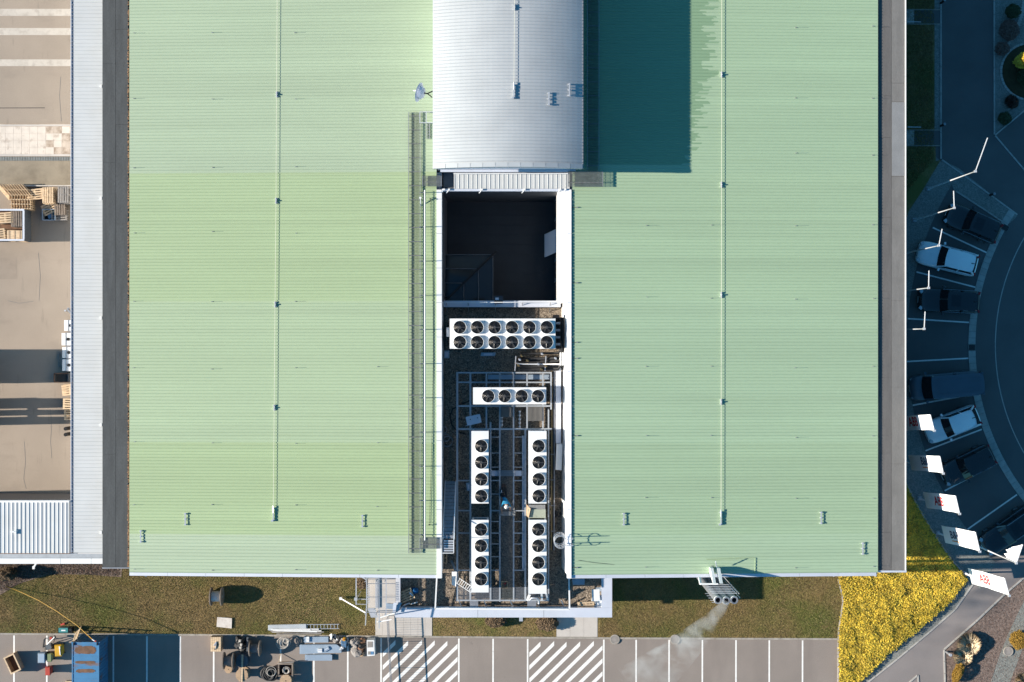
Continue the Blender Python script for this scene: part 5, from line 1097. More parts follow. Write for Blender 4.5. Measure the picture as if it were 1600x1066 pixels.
part('top_rail', M['bluebox'], bc, lambda b: b.box(bx0+.06, bx1-.06, by1-.065, by1, bz-.1, bz+.012))
for X in (bx0+.16, bx1-.12): part('lifting_eye', M['black'], bc, lambda b: b.obox((X,by1-.12,bz+.03),(.07,.22,.08)))
for yc_, hh_, ww_ in ((.60,.36,.80),(1.50,.13,.78),(2.14,.17,.72)):
    part('rust_patch', M['rust'], bc, lambda b: b.prism([((bx0+bx1)/2+ww_*math.copysign(abs(math.cos(a))**.6, math.cos(a))*random.uniform(.88,1.05), by1-yc_+hh_*.9*math.copysign(abs(math.sin(a))**.7, math.sin(a))*random.uniform(.75,1.1)) for a in np.linspace(0,2*math.pi,40,endpoint=False)], bz-.03, bz+.006))
ladder('ladder', 'wooden ladder leaning against the end of the blue container', P(124,981.5,.05), P(117,1001,2.3), .42, 8, 'wood', .06)
t = thing('hose_line', 'long taut yellow hose from the lawn to the blue container roof', 'hose', P(9,916)); hz = [P(9,916,.05),P(32,925,.35),P(60,938,.85),P(90,956,1.5),P(120,977,2.1),P(144,999,2.5)]
part('hose', M['yhose'], t, lambda b: b.tube(hz, .024, 7), smooth=True); part('nozzle', M['white'], t, lambda b: b.tube([hz[-1], P(148,1001.5,2.52)], .05, 7)); part('tip', M['red'], t, lambda b: b.obox(P(149,1002,2.52),(.12,.10,.08)))
def open_box(name, label, cat, px, py, w, d, h, rz, m, rim, floor_m, th=.06):
    p = P(px, py, h); t = thing(name, label, cat, (p.x, p.y, 0), rz)
    for s in (-1,1):
        part('wall', M[m], t, lambda b: b.box(-w/2, w/2, s*(d/2)-th/2, s*(d/2)+th/2, 0, h-.04), True)
        part('wall', M[m], t, lambda b: b.box(s*(w/2-th/2)-th/2, s*(w/2-th/2)+th/2, -d/2+th/2+.002, d/2-th/2-.002, 0, h-.04), True)
        part('rim', M[rim], t, lambda b: b.box(-w/2-.02, w/2+.02, s*(d/2)-.05, s*(d/2)+.05, h-.04, h), True)
        part('rim', M[rim], t, lambda b: b.box(s*(w/2-.03)-.05, s*(w/2-.03)+.05, -d/2+.052, d/2-.052, h-.04, h), True)
    part('floor', M[floor_m], t, lambda b: b.box(-w/2+th, w/2-th, -d/2+th/2, d/2-th/2, .02, .12), True)
    return t
open_box('timber_skip', 'open timber skip turned askew across a bay line', 'skip', 19, 1037.5, .82, 1.28, .78, math.radians(25), 'ply', 'wood', 'rust')
def wheelie(label, px, py, m, lidm, w=.5, d=.72, h=.85, rz=0):
    p = P(px, py, h); t = thing('waste_bin', label, 'bin', (p.x, p.y, 0), rz)
    part('tub', M[m], t, lambda b: b.add([(-w*.40,-d*.42,.06),(w*.40,-d*.42,.06),(w*.40,d*.42,.06),(-w*.40,d*.42,.06),(-w/2,-d/2,h-.08),(w/2,-d/2,h-.08),(w/2,d/2,h-.08),(-w/2,d/2,h-.08)],[(3,2,1,0),(4,5,6,7),(0,1,5,4),(1,2,6,5),(2,3,7,6),(3,0,4,7)]), True)
    part('lid', M[lidm], t, lambda b: b.add([(-w*.54,-d*.54,h-.075),(w*.54,-d*.54,h-.075),(w*.54,d*.54,h-.075),(-w*.54,d*.54,h-.075),(-w*.45,-d*.45,h),(w*.45,-d*.45,h),(w*.45,d*.45,h),(-w*.45,d*.45,h)],[(3,2,1,0),(4,5,6,7),(0,1,5,4),(1,2,6,5),(2,3,7,6),(3,0,4,7)]), True)
    part('handle', M[lidm], t, lambda b: b.bar((w*.52,-d*.4,h-.06),(w*.52,d*.4,h-.06),.05), True)
    for s in (-1,1): part('wheel', M['rubber'], t, lambda b: b.lathe((0,0,0),[(.1,-.03),(.1,.03)],12,True).xf(Matrix.Translation((w*.42,s*d*.4,.1)) @ Matrix.Rotation(math.pi/2,4,'X')), True)
    return t
wheelie('pale blue waste bin beside the olive one', 64.2, 1028.5, 'blue', 'bluesheet')
wheelie('olive green waste bin half behind the pale blue one', 76.5, 1028, 'olive', 'olive', .34, .6, .75)
wheelie('yellow waste bin with white strip beside the blue container', 90.5, 1017, 'yellow', 'yellow', .48, .82, .9, .05)
wheelie('red waste bin standing on the bay line', 74.2, 1049, 'red', 'red', .36, .62, .8)
t = thing('lid_strip', 'white strip lying on the yellow bin lid', 'strip', P(93.5,1017,.9)); part('strip', M['white'], t, lambda b: b.obox(P(93.6,1017,.925),(.09,.66,.03),rz=.12)); part('hook', M['black'], t, lambda b: b.obox(P(94.6,1019,.925),(.03,.5,.03),rz=.12))
gn = thing('generator', 'teal generator with black motor end on the lawn edge', 'generator', P(99,985)); part('housing', M['teal'], gn, lambda b: b.prism(pxs((91.5,981.3),(106,981.3),(106,988.5),(91.5,988.5), z=.6), .08, .6)); part('label_plate', M['white'], gn, lambda b: b.obox(P(99,985.2,.605),(.32,.09,.01))); part('motor', M['black'], gn, lambda b: [b.prism(pxs((106.3,980.5),(112.5,980.5),(112.5,989),(106.3,989), z=.5), .06, .5), b.cyl(P(110,984,.5), .12, .5, .58, 10)]); part('skid', M['black'], gn, lambda b: b.prism(pxs((91,981),(113,981),(113,989.3),(91,989.3)), .02, .075))
t = thing('hand_saw', 'red handled tool lying on the lawn', 'tool', P(100,974)); part('grip', M['red'], t, lambda b: b.bar(P(95,976.5,.08),P(101,974.5,.09),.12,.08)); part('blade', M['black'], t, lambda b: b.bar(P(101,974.5,.09),P(107,971.5,.08),.05,.03))
mxr = thing('cutting_machine', 'small red and grey cutting machine with white handle on the bay line', 'machine', P(78,1006)); part('engine', M['skip'], mxr, lambda b: [b.obox(P(77.5,1010,.35),(.42,.36,.4),rz=.4), b.cyl(P(79,1011,.5), .12, .5, .62, 10)]); part('handle', M['white'], mxr, lambda b: b.bar(P(73.5,1007,.55), P(86,994.5,1.1), .05)); part('grip', M['black'], mxr, lambda b: b.bar(P(85,993,1.1), P(87,997,1.1), .08)); part('tank', M['red'], mxr, lambda b: b.obox(P(80,997,.6),(.18,.2,.2))); part('wheel', M['rubber'], mxr, lambda b: [b.tube([P(83,1008,.2),P(83.5,1013,.2)], .2, 14), b.tube([P(73,1010,.2),P(73.5,1015,.2)], .2, 14)]); part('cable', M['rubber'], mxr, lambda b: b.tube([P(72,1008,.2),P(69,1009,.05),P(66.5,1012,.03),P(68,1000,.03),P(71,997,.03),P(77,1000,.4)], .02, 5)); part('strut', M['rubber'], mxr, lambda b: [b.bar(P(78,1000,.1),P(86,995,1.0),.04), b.bar(P(84,1004,.1),P(86,995,1.0),.04)])
open_box('plywood_box', 'small plywood box peeking in beside the blue container', 'box', 107.5, 1072, .5, .62, .4, 0, 'ply', 'wood', 'ply')

# ------------------------------------------------------------------ cable drums and crates
def drum_x(label, px, py, R, w, m, core, z0=None):
    p = P(px, py, R); t = thing('cable_drum', label, 'cable drum', (p.x, p.y, 0), 0, 'cable drums')
    for s in (-1,1):
        fl_ = part('flange', M[m], t, lambda b: b.lathe((0,0,0),[(R,-.035),(R,.035)],28,True).xf(Matrix.Translation((s*w/2,0,R)) @ Matrix.Rotation(math.pi/2,4,'Y')), True)
        part('hub_plate', M['galv'], fl_, lambda b: b.lathe((0,0,0),[(R*.16,-.045),(R*.16,.045)],14,True).xf(Matrix.Translation((s*w/2,0,R)) @ Matrix.Rotation(math.pi/2,4,'Y')), True)
    part('core', M[core], t, lambda b: [b.lathe((0,0,0),[(R*.52,-w/2+.04),(R*.55,0),(R*.52,w/2-.04)],22).xf(Matrix.Translation((0,0,R)) @ Matrix.Rotation(math.pi/2,4,'Y'))], True)
    part('windings', M[core], t, lambda b: ([b.lathe((0,0,0),[(R*.54,x-.03),(R*.575,x),(R*.54,x+.03)],20) for x in np.arange(-w/2+.08, w/2-.06, .065)], b.xf(Matrix.Translation((0,0,R)) @ Matrix.Rotation(math.pi/2,4,'Y'))), True)
    return t
drum_x('lone cable drum with pale core standing on the lawn', 338.5, 932, .70, .80, 'woodo', 'palesheet')
drum_x('cable drum with dark core standing among the black bags', 398.5, 1013, .60, .74, 'woodo', 'louvre')
drum_x('cable drum with blue-grey core standing on the bay line', 357.5, 1032.5, .64, .72, 'woodo', 'bag')
def drum_flat(label, px, py, R, h, m, plank=True):
    p = P(px, py, h); t = thing('cable_drum', label, 'cable drum', (p.x, p.y, 0), 0, 'cable drums')
    def disc(z):
        f = part('flange', M[m], t, lambda b: None or [b.add([(R*math.cos(a), R*math.sin(a), z+dz) for dz in (0,.06) for a in np.linspace(0,2*math.pi,28,endpoint=False)], [tuple(range(28))[::-1], tuple(range(28,56))]+[(k,(k+1)%28,28+(k+1)%28,28+k) for k in range(28)])], True); return f
    disc(0); f = disc(h-.06)
    for k in range(6):
        y = -R+R*2*(k+.5)/6; x = math.sqrt(max(.01,R*R-y*y))-.03; part('board', M[m], f, lambda b: b.box(-x, x, y-R/6+.008, y+R/6-.008, h+.001, h+.014), True)
    part('core', M['rubber'], t, lambda b: b.cyl((0,0), R*.62, .06, h-.06, 20), True); part('bore', M['black'], t, lambda b: b.cyl((0,0), R*.1, h+.015, h+.02, 12), True)
    return t
drum_flat('dark cable drum lying flat between two standing drums', 378, 1033, .48, .62, 'skip')
drum_flat('pale wooden cable drum lying flat with a plank on top', 378, 1055, .48, .72, 'ply')
drum_flat('pale wooden cable drum lying flat below the coil crate', 446.5, 1064, .46, .7, 'ply')
drum_flat('small pale wooden disc tucked under the blue-grey drum', 357, 1046, .30, .2, 'ply')
t = thing('plank', 'long pale plank lying across two flat cable drums', 'plank', P(379,1040,.8)); part('board', M['wood'], t, lambda b: b.bar(P(379,1023,.70), P(377.5,1068,.80), .12, .04)); part('edge_strip', M['woodg'], t, lambda b: b.bar(P(377.2,1023,.70), P(375.7,1068,.80), .03, .05))
def crate_top(label, px, py, w, d, h, slats, m='wood'):
    p = P(px, py, h); t = thing('wooden_crate', label, 'crate', (p.x, p.y, 0))
    part('box', M['ply'], t, lambda b: b.box(-w/2+.02, w/2-.02, -d/2+.02, d/2-.02, .08, h-.02), True)
    for k in range(slats): part('board', M[m], t, lambda b: b.box(-w/2+w*k/slats+.006, -w/2+w*(k+1)/slats-.006, -d/2, d/2, h-.02, h+random.uniform(0,.006)), True)
    for k in range(4):
        for s in (-1,1): part('board', M[m], t, lambda b: b.box(s*(w/2-.02)-.012+s*.012, s*(w/2-.02)+.012+s*.012, -d/2, d/2, .06+k*(h-.1)/4, .06+(k+.85)*(h-.1)/4), True)
    for s in (-1,1): part('skid', M[m], t, lambda b: b.box(-w/2, w/2, s*d*.4-.05, s*d*.4+.05, 0, .08), True)
    return t
crate_top('closed slatted wooden crate with a grey clamp on its lid', 337, 1007, .78, 1.1, .72, 5)
t = thing('clamp', 'grey chain clamp lying on the wooden crate lid', 'tool', P(336,1007,.72)); part('jaw', M['alu'], t, lambda b: [b.bar(P(334,1009,.76), P(338,1003,.76), .07), b.bar(P(338,1003,.76), P(337,1014,.76), .05)]); part('chain', M['black'], t, lambda b: b.tube([P(338.5,1004,.75),P(339.5,1008,.75),P(338,1012,.75),P(335,1015,.75)], .035, 5))
def pile(name, label, cat, cells, m, n, size, zmax, seed, col=None):
    rr = random.Random(seed); t = thing(name, label, cat, (*P2(*cells[0]), 0))
    for k in range(n):
        cx_, cy_ = rr.choice(cells); x, y = cx_+rr.uniform(-3.4,3.4), cy_+rr.uniform(-3,3); z = rr.uniform(.08, zmax)
        s = [size*rr.uniform(.5,1.3) for _ in range(3)]
        def f(b):
            vs = []; 
            for i in range(5):
                th = math.pi*(i+.5)/5
                for j in range(8): ph = 2*math.pi*j/8; r = 1+rr.uniform(-.22,.22); vs.append((s[0]*r*math.sin(th)*math.cos(ph), s[1]*r*math.sin(th)*math.sin(ph), s[2]*.7*r*math.cos(th)))
            R_ = Matrix.Rotation(rr.uniform(0,3),3,'Z') @ Matrix.Rotation(rr.uniform(-.5,.5),3,'X'); o = P(x,y,z)
            b.add([o+R_@Vector(v) for v in vs], [(i*8+j,(i+1)*8+j,(i+1)*8+(j+1)%8,i*8+(j+1)%8) for i in range(4) for j in range(8)]+[tuple(range(8)), tuple(range(39,31,-1))])
        part('sack', M[m if isinstance(m, str) else rr.choice(m)], t, f)
    return t
pile('bag_pile', 'heap of shiny black plastic bags between crate and standing drum', 'bags', [(373,1000),(376,1006),(374,1013),(379,1010)], ['rubber','black'], 16, .24, .7, 3)
t = thing('plastic_bottles', 'pale cans lying on the black bags', 'cans', P(376,1005,.6)); 
for (x,y) in ((375,1001),(377,1007),(376,1011.5)): part('can', M['hose'], t, lambda b: b.tube([P(x-1.5,y,.95),P(x+1.5,y+.6,.98)], .11, 10))
t = thing('steel_post', 'grey steel post lying beside the dark cored drum', 'post', P(386.5,1006)); part('post', M['skip'], t, lambda b: b.prism(pxs((385.2,996),(388,996),(388,1018),(385.2,1018), z=.6), .3, .6)); part('foot', M['rubber'], t, lambda b: b.prism(pxs((384,996),(389,996),(389,1018),(384,1018)), .01, .295))
def coils(label, px, py, z, r, n, m, seed, rt=.022, wob=.06):
    rr = random.Random(seed); t = thing('cable_coil', label, 'cable', (*P2(px,py), max(0,z-.2)))
    for k in range(n):
        ox, oy, r_ = rr.gauss(0,wob), rr.gauss(0,wob), r*rr.uniform(.6,1.05); tl, td = rr.uniform(-.12,.12), rr.random()*6; c = P(px,py,z)
        part('loop', M[m], t, lambda b: b.tube([c+Vector((ox+r_*math.cos(a), oy+r_*.95*math.sin(a), .03*k*.5+tl*r_*math.cos(a-td)+.05)) for a in np.linspace(0,2*math.pi,25)], rt, 5, caps=False), smooth=True)
    return t
coils('tangled pale hose coil heaped by the kerb', 443, 1003, .35, .42, 9, 'hose', 5, .025, .12)
coils('tight pale hose coil on top of the tangled heap', 448, 1001, .65, .22, 6, 'hose', 8, .03, .015)
open_box('coil_crate', 'open wooden crate holding a pale cable coil', 'crate', 446, 1047, 1.1, .9, .62, 0, 'ply', 'woodo', 'rubber')
coils('pale cable coil lying in the open wooden crate', 448, 1047.5, .38, .30, 8, 'hose', 9, .03, .02)
coils('heap of thick black cable loops beside the open crate', 421, 1053, .25, .50, 16, 'rubber', 12, .06, .14)
coils('thin grey cable looped over the black cable heap', 424, 1052, .75, .42, 2, 'hose', 13, .02, .1)
t = thing('crossed_laths', 'two pale laths lying from the kerb to the coil crate', 'lath', P(437,1030)); part('lath', M['wood'], t, lambda b: b.bar(P(438.5,1021,.05), P(435,1038,.62), .06, .03)); part('lath', M['woodg'], t, lambda b: b.bar(P(434,1036.5,.65), P(459,1034.5,.65), .05, .03))
# sheet stacks and planks
def sheets(label, pts, z0, n, m, seed, th=.03):
    rr = random.Random(seed); t = thing('sheet_stack', label, 'metal sheets', P(pts[0][0], pts[0][1], z0))
    for k in range(n):
        dx, dy = rr.uniform(-1.5,1.5), rr.uniform(-.6,.6)
        part('sheet', M[m], t, lambda b: b.prism(pxs(*[(x+dx, y+dy) for x, y in pts], z=z0), z0+k*th*1.15, z0+k*th*1.15+th))
    return t
sheets('pale wide metal sheets lying on the lawn edge under the ladder end', [(420,976.5),(478,975),(478.5,982.5),(420,984.5)], .05, 4, 'palesheet', 1)
t = thing('plank_stack', 'loose white planks heaped along the kerb', 'planks', P(460,988)); rr = random.Random(4)
for k in range(15):
    y = 983+rr.uniform(0,8.5); x0 = 422+rr.uniform(0,12); x1 = rr.uniform(478,508); z = .1+rr.uniform(0,.22); sk = rr.uniform(-1.2,2.2)
    part('plank', M['capwhite'] if k % 3 else M['woodg'], t, lambda b: b.bar(P(x0,y,z), P(x1,y+sk,z), .08, .03))
ladder('ladder', 'aluminium ladder lying on the lawn beyond the metal sheets', P(472,979.5,.12), P(530,978.8,.12), .33, 11, 'alu')
sheets('small blue-grey sheet stack by the kerb next to the hose coil', [(476,995),(513,994.5),(513,1003),(476,1003.5)], .1, 6, 'bluesheet', 2)
sheets('largest blue-grey sheet stack, with small boxes on top', [(470,1007),(526,1006.5),(533,1012),(533,1019),(470,1021)], .1, 7, 'bluesheet', 3)
sheets('plain blue-grey sheet stack set apart at the foot of the larger one', [(478,1023),(518,1022.5),(518,1031.5),(478,1031.5)], .08, 4, 'bluesheet', 4)
t = thing('carton', 'white carton on the largest sheet stack', 'box', P(500,1016,.35)); part('box', M['capwhite'], t, lambda b: b.obox(P(500,1016.5,.42),(.32,.28,.16))); part('flap', M['cap'], t, lambda b: b.obox(P(500,1016.5,.505),(.3,.12,.01)))
t = thing('metal_tray', 'tilted blue-grey tray on the largest sheet stack', 'tray', P(510,1014,.35)); part('tray', M['bluesheet'], t, lambda b: b.obox(P(510,1014.5,.40),(.42,.26,.06),rz=.5)); part('rim', M['cap'], t, lambda b: b.obox(P(510,1014.5,.44),(.36,.05,.02),rz=.5))
t = thing('carton', 'white carton strapped on the small kerbside sheet stack', 'box', P(481,999,.3)); part('box', M['capwhite'], t, lambda b: b.obox(P(481,999,.36),(.2,.4,.1))); part('strap', M['cap'], t, lambda b: b.obox(P(481,999,.412),(.21,.06,.008)))
pile('scrap_heap', 'mixed heap of black and grey offcuts by the kerb', 'scrap', [(519,996),(526,999),(533,1002),(538,1008),(533,1014)], ['rubber','woodg','black','galv','hose'], 26, .16, .45, 21)
t = thing('scrap_paper', 'crumpled white sack at the kerb beside the scrap heap', 'sack', P(518,994,.1)); part('sack', M['white'], t, lambda b: b.add([tuple(P(515+dx,992+dy,.25+dz)) for dx,dy,dz in ((0,0,0),(3,-2,.2),(7,0,.05),(6,4,.1),(3,6,.25),(1,4,0),(3.5,2,.35))], [(0,1,6),(1,2,6),(2,3,6),(3,4,6),(4,5,6),(5,0,6)])); part('tie', M['hose'], t, lambda b: b.obox(P(518.5,994,.6),(.06,.06,.05)))
t = thing('yellow_canister', 'small yellow canister in the scrap heap', 'canister', P(537.5,999,.2)); part('body', M['yellow'], t, lambda b: b.cyl(P(537.5,999.5,.6), .12, .2, .62, 12)); part('cap', M['red'], t, lambda b: b.cyl(P(537.5,999.5,.66), .05, .62, .67, 8))
t = thing('blue_profile', 'bundle of short blue profiles next to the scrap heap', 'profiles', P(536,1006)); 
for k in range(4): part('profile', M['blue'], t, lambda b: b.bar(P(534+k*2.2,1001,.5), P(533.5+k*2.2,1009+k,.45), .06))
pile('sack_pile', 'pile of grey lumpy sacks on a pallet', 'sacks', [(554,1002),(556,1009),(555,1016)], 'bag', 9, .34, .42, 31)
pile('black_bag_pile', 'narrow heap of black and rusty scrap between sacks and white cabinet', 'scrap', [(564,1001),(566,1008),(566,1015)], ['rubber','black','rust'], 14, .2, .6, 33)
t = thing('rope_ring', 'small tan rope ring beside the grey sacks', 'rope', P(565,1023)); part('ring', M['ply'], t, lambda b: b.tube([P(564.5,1022.5,.12)+Vector((.17*math.cos(a),.13*math.sin(a),0)) for a in np.linspace(0,6.28,16)], .06, 6)); part('end', M['wood'], t, lambda b: b.bar(P(567,1021,.12), P(569,1024,.1), .06))
wc = thing('white_cabinet', 'white open cabinet with dark panels and blue insert at the hatched bay', 'cabinet', P(579,1012)); part('case', M['capwhite'], wc, lambda b: b.prism(pxs((573,1000.5),(584.5,1000.5),(585.5,1024.5),(573.5,1025.5), z=.95), 0, .95)); part('panel', M['bag'], wc, lambda b: b.prism(pxs((574.2,1002.5),(582.5,1002.5),(582.5,1011.5),(574.2,1012), z=.95), .955, .965)); part('panel', M['woodg'], wc, lambda b: b.prism(pxs((575,1018),(579,1018),(579,1023),(575,1023), z=.95), .955, .965)); part('insert', M['blue'], wc, lambda b: b.prism(pxs((579.4,1018),(583.5,1018),(583.5,1023),(579.4,1023), z=.95), .955, .97))
t = thing('white_board', 'pale speckled board lying flat on the lawn', 'board', P(350.5,973)); part('board', stain(mat('speckled_board',(.62,.57,.52),.7,var=.08,scale=4),(.45,.36,.3),3,.5,.7,.6), t, lambda b: b.prism(pxs((340,963.8),(363,965.5),(362.5,981.5),(339,979)), .10, .14)); part('batten', M['woodo'], t, lambda b: [b.prism(pxs((341+o,966),(344+o,966),(344+o,979),(341+o,979)), .02, .099) for o in (0,16)])

# ------------------------------------------------------------------ scaffold stair and barrier at the south-west of the block
ss = thing('scaffold_stair', 'aluminium scaffold stair with plank landing beside the parapet block', 'scaffold', P(595,935))
LZ = 6.5
for k, (x0,x1,y0,y1) in enumerate(((590.5,603,903,957),(603.3,618,903,930),(603.3,618,930.3,957))): part('landing_board', M['concrete'], ss, lambda b: b.prism(pxs((x0,y0),(x1,y0),(x1,y1),(x0,y1), z=LZ), LZ-.10, LZ))
for k in range(11): part('tread', M['alu'], ss, lambda b: b.prism(pxs((573.5,915+k*2.7),(577.5,915+k*2.7),(577.5,916+k*2.7),(573.5,916+k*2.7), z=LZ-.05), LZ-.16, LZ-.08))
part('stair_deck', M['concrete'], ss, lambda b: b.prism(pxs((575,903),(588.5,903),(588.5,950),(575,950), z=LZ-.5), LZ-.6, LZ-.5))
for k in range(12):
    z = LZ-.5-k*.2; y = 951+k*1.0
    part('tread', M['alu'], ss, lambda b: b.prism(pxs((574.5,950+k*2.1),(586,950+k*2.1),(586,951.6+k*2.1),(574.5,951.6+k*2.1), z=LZ-.6), z-.05, z))
for x in (573,587.5,589.5): part('stringer', M['alu'], ss, lambda b: b.bar(P(x,903,LZ+.1), P(x,950,LZ+.1), .07)); 
part('stringer', M['alu'], ss, lambda b: b.bar(P(572.5,950,LZ+.1), P(571,977,LZ-2.4), .07)); part('stringer', M['alu'], ss, lambda b: b.bar(P(587.5,950,LZ+.1), P(587,975,LZ-2.0), .06)); part('stringer', M['alu'], ss, lambda b: b.bar(P(592,903,LZ+1), P(592.5,982,LZ+.6), .06)); part('stringer', M['alu'], ss, lambda b: b.bar(P(603.3,903,LZ+1), P(603.3,962,LZ+1), .05))
for y in (905,912,933,957): part('guard_rail', M['galv'], ss, lambda b: b.bar(P(573,y,LZ+1), P(618,y,LZ+1), .04))
for (x,y) in ((573,905),(573,955),(589.5,905),(589.5,957),(603.3,905),(603.3,957),(618.5,957)): part('standard', M['alu'], ss, lambda b: b.bar((P(x,y,LZ).x,P(x,y,LZ).y,0),(P(x,y,LZ).x,P(x,y,LZ).y,LZ+1.05), .05))
part('outrigger', M['pole'], ss, lambda b: [b.bar(P(572,958,3.0), P(532.5,935,.4), .08), b.obox(P(532.5,935,.35),(.2,.2,.25))])
part('side_frame', M['alu'], ss, lambda b: [b.bar(P(556.5,903,3.2), P(556.5,945,3.2), .08), b.bar(P(556.5,936,3.2), P(573,936.5,3.2), .05), b.bar(P(558,944,2.8), P(573,944.5,2.8), .04), b.obox(P(556,936,3.25),(.22,.22,.2)), b.bar((P(556.5,936,3.2).x,P(556.5,936,3.2).y,0), P(556.5,936,3.2), .06)])
part('diagonal', M['alu'], ss, lambda b: [b.bar(P(562,900,6.5), P(573,906,6.5), .07), b.bar(P(594,965,5.2), P(620,957,6.4), .06), b.bar(P(589,972,4.5), P(612,968,5.0), .05)])
bar_ = thing('barrier_fence', 'long barred site fence running from the pad into the car park', 'fence', P(609,1010))
fa, fb = P(607,962,0), P(613.5,1085,0)
for z in (.28,1.22): part('rail', M['galv'], bar_, lambda b: b.bar(fa+Vector((0,0,z)), fb+Vector((0,0,z)), .045))
for k in range(34):
    p = fa.lerp(fb, k/33); part('bar', M['galv'], bar_, lambda b: b.bar(p+Vector((0,0,.28 if k % 11 else 0)), p+Vector((0,0,1.22)), .02 if k % 11 else .045))
# block bays: pallets, boards, bag
pallet('wood', P(633.5,931,5.05)-Vector((0,0,.02)), (.0,0,math.radians(24)), 'shaded pallet lying askew on the shaded gravel beside the scaffold landing')
t = thing('blue_bag', 'crumpled blue bag beside the askew pallet', 'bag', P(648,924,ZG)); part('bag', M['brightblue'], t, lambda b: b.add([tuple(P(643+dx,918.5+dy,ZG+dz)) for dx,dy,dz in ((0,0,.02),(5,-.5,.1),(10.5,1,.02),(11,7,.02),(5,10,.05),(0,9,.02),(4,4,.42),(8,5,.35))], [(0,1,6),(1,2,7,6),(2,3,7),(3,4,7),(4,5,6),(4,6,7),(5,0,6)])); part('strap', M['blue'], t, lambda b: b.bar(P(640,926,5.3), P(645,931,5.2), .08, .03))
t = thing('foil_sheets', 'pale blue foil sheets draped over the scaffold landing edge', 'sheets', P(612,947,LZ)); part('sheet', M['bluesheet'], t, lambda b: b.obox(P(609,947.5,LZ+.05),(.55,.38,.03),rz=-.1)); part('sheet', M['cap'], t, lambda b: b.obox(P(616.5,950,LZ+.07),(.22,.75,.03),rz=-.1)); part('sheet', M['bluesheet'], t, lambda b: b.obox(P(622,948.5,6.2),(.25,.70,.04),M=Matrix.Rotation(-.45,3,'Z') @ Matrix.Rotation(.4,3,'Y')))
t = thing('bent_profiles', 'bent pale profiles leaning on the parapet near the blue bag', 'profiles', P(630,948,ZG)); part('profile', M['galv'], t, lambda b: [b.bar(P(619,957,5.7), P(633,945,5.5), .08), b.bar(P(633,945,5.5), P(640,942.5,5.3), .08)]); part('profile', M['capwhite'], t, lambda b: b.bar(P(642,944,5.2), P(652.5,941,5.2), .07))
pallet('wood', P(915.5,948.5,5.3)-Vector((0,0,.1)), (.18,0,.03), 'bright pallet propped on the parapet beside the white boards')
bd = thing('board_stack', 'heap of white insulation boards in the east bay of the block', 'boards', P(935,935,ZG)); rr = random.Random(6)
for (x,y,w,d,z,rz) in ((931,930,.55,.85,5.5,.06),(939,936,.45,.5,5.3,.2),(943.5,928,.22,.7,5.35,0),(938,944,.7,.4,5.2,.05),(936,948,.8,.25,5.1,.08),(930,937,.5,.5,5.15,-.2)): part('board', M['white'], bd, lambda b: b.obox(P(x,y,z),(w,d,.12),rz=rz))
part('foil', M['bluesheet'], bd, lambda b: [b.obox(P(936,921,5.0),(.45,.28,.05),rz=.06), b.obox(P(936,947,5.3),(.8,.06,.04),rz=.05)])
t = thing('insulation_sheet', 'flat pale blue panel on the gravel under the east roof edge', 'panel', P(903.5,909.5,ZG)); part('sheet', M['bluesheet'], t, lambda b: b.prism(pxs((894,905),(913.5,905),(913.5,913.5),(895,913.5), z=5.0), 4.93, 5.0)); part('rim', M['cap'], t, lambda b: b.bar(P(895,913.3,5.02), P(913.5,913.3,5.02), .03))
# pallet frame by the stair in shade
t = thing('timber_stand', 'small timber frame leaning at the foot of the roof stair', 'frame', P(695,872,ZG)); part('side', M['wood'], t, lambda b: [b.bar(P(693.5,863,5.1), P(693.5,880,5.1), .06), b.bar(P(698,863,5.1), P(698,880,5.1), .06)]); part('rail', M['wood'], t, lambda b: [b.bar(P(693.5,y,5.1), P(698,y,5.1), .05) for y in (863.5,872,880)])
pile('hose_heap', 'tangle of dark hoses at the base of the east chiller', 'hoses', [(858,772),(862,782),(868,790)], ['rubber','black','galv'], 12, .16, .2, 44).location.z = ZG
t = thing('pipe_end', 'pipework bend at the south end of the east chiller', 'pipework', P(835,940,ZPL)); part('pipe', M['alu'], t, lambda b: b.tube([P(828,938,6.0),P(830,935,6.2),P(838,934.5,6.2),P(842,938,6.1),P(842,943,5.8)], .07, 8), smooth=True); part('leg', M['unit'], t, lambda b: [b.bar(P(846,927,6.2), P(847,938,5.6), .14), b.bar(P(853,927,6.2), P(856,938,5.6), .12), b.bar(P(828,928,6.2), P(824,938,5.6), .16)])

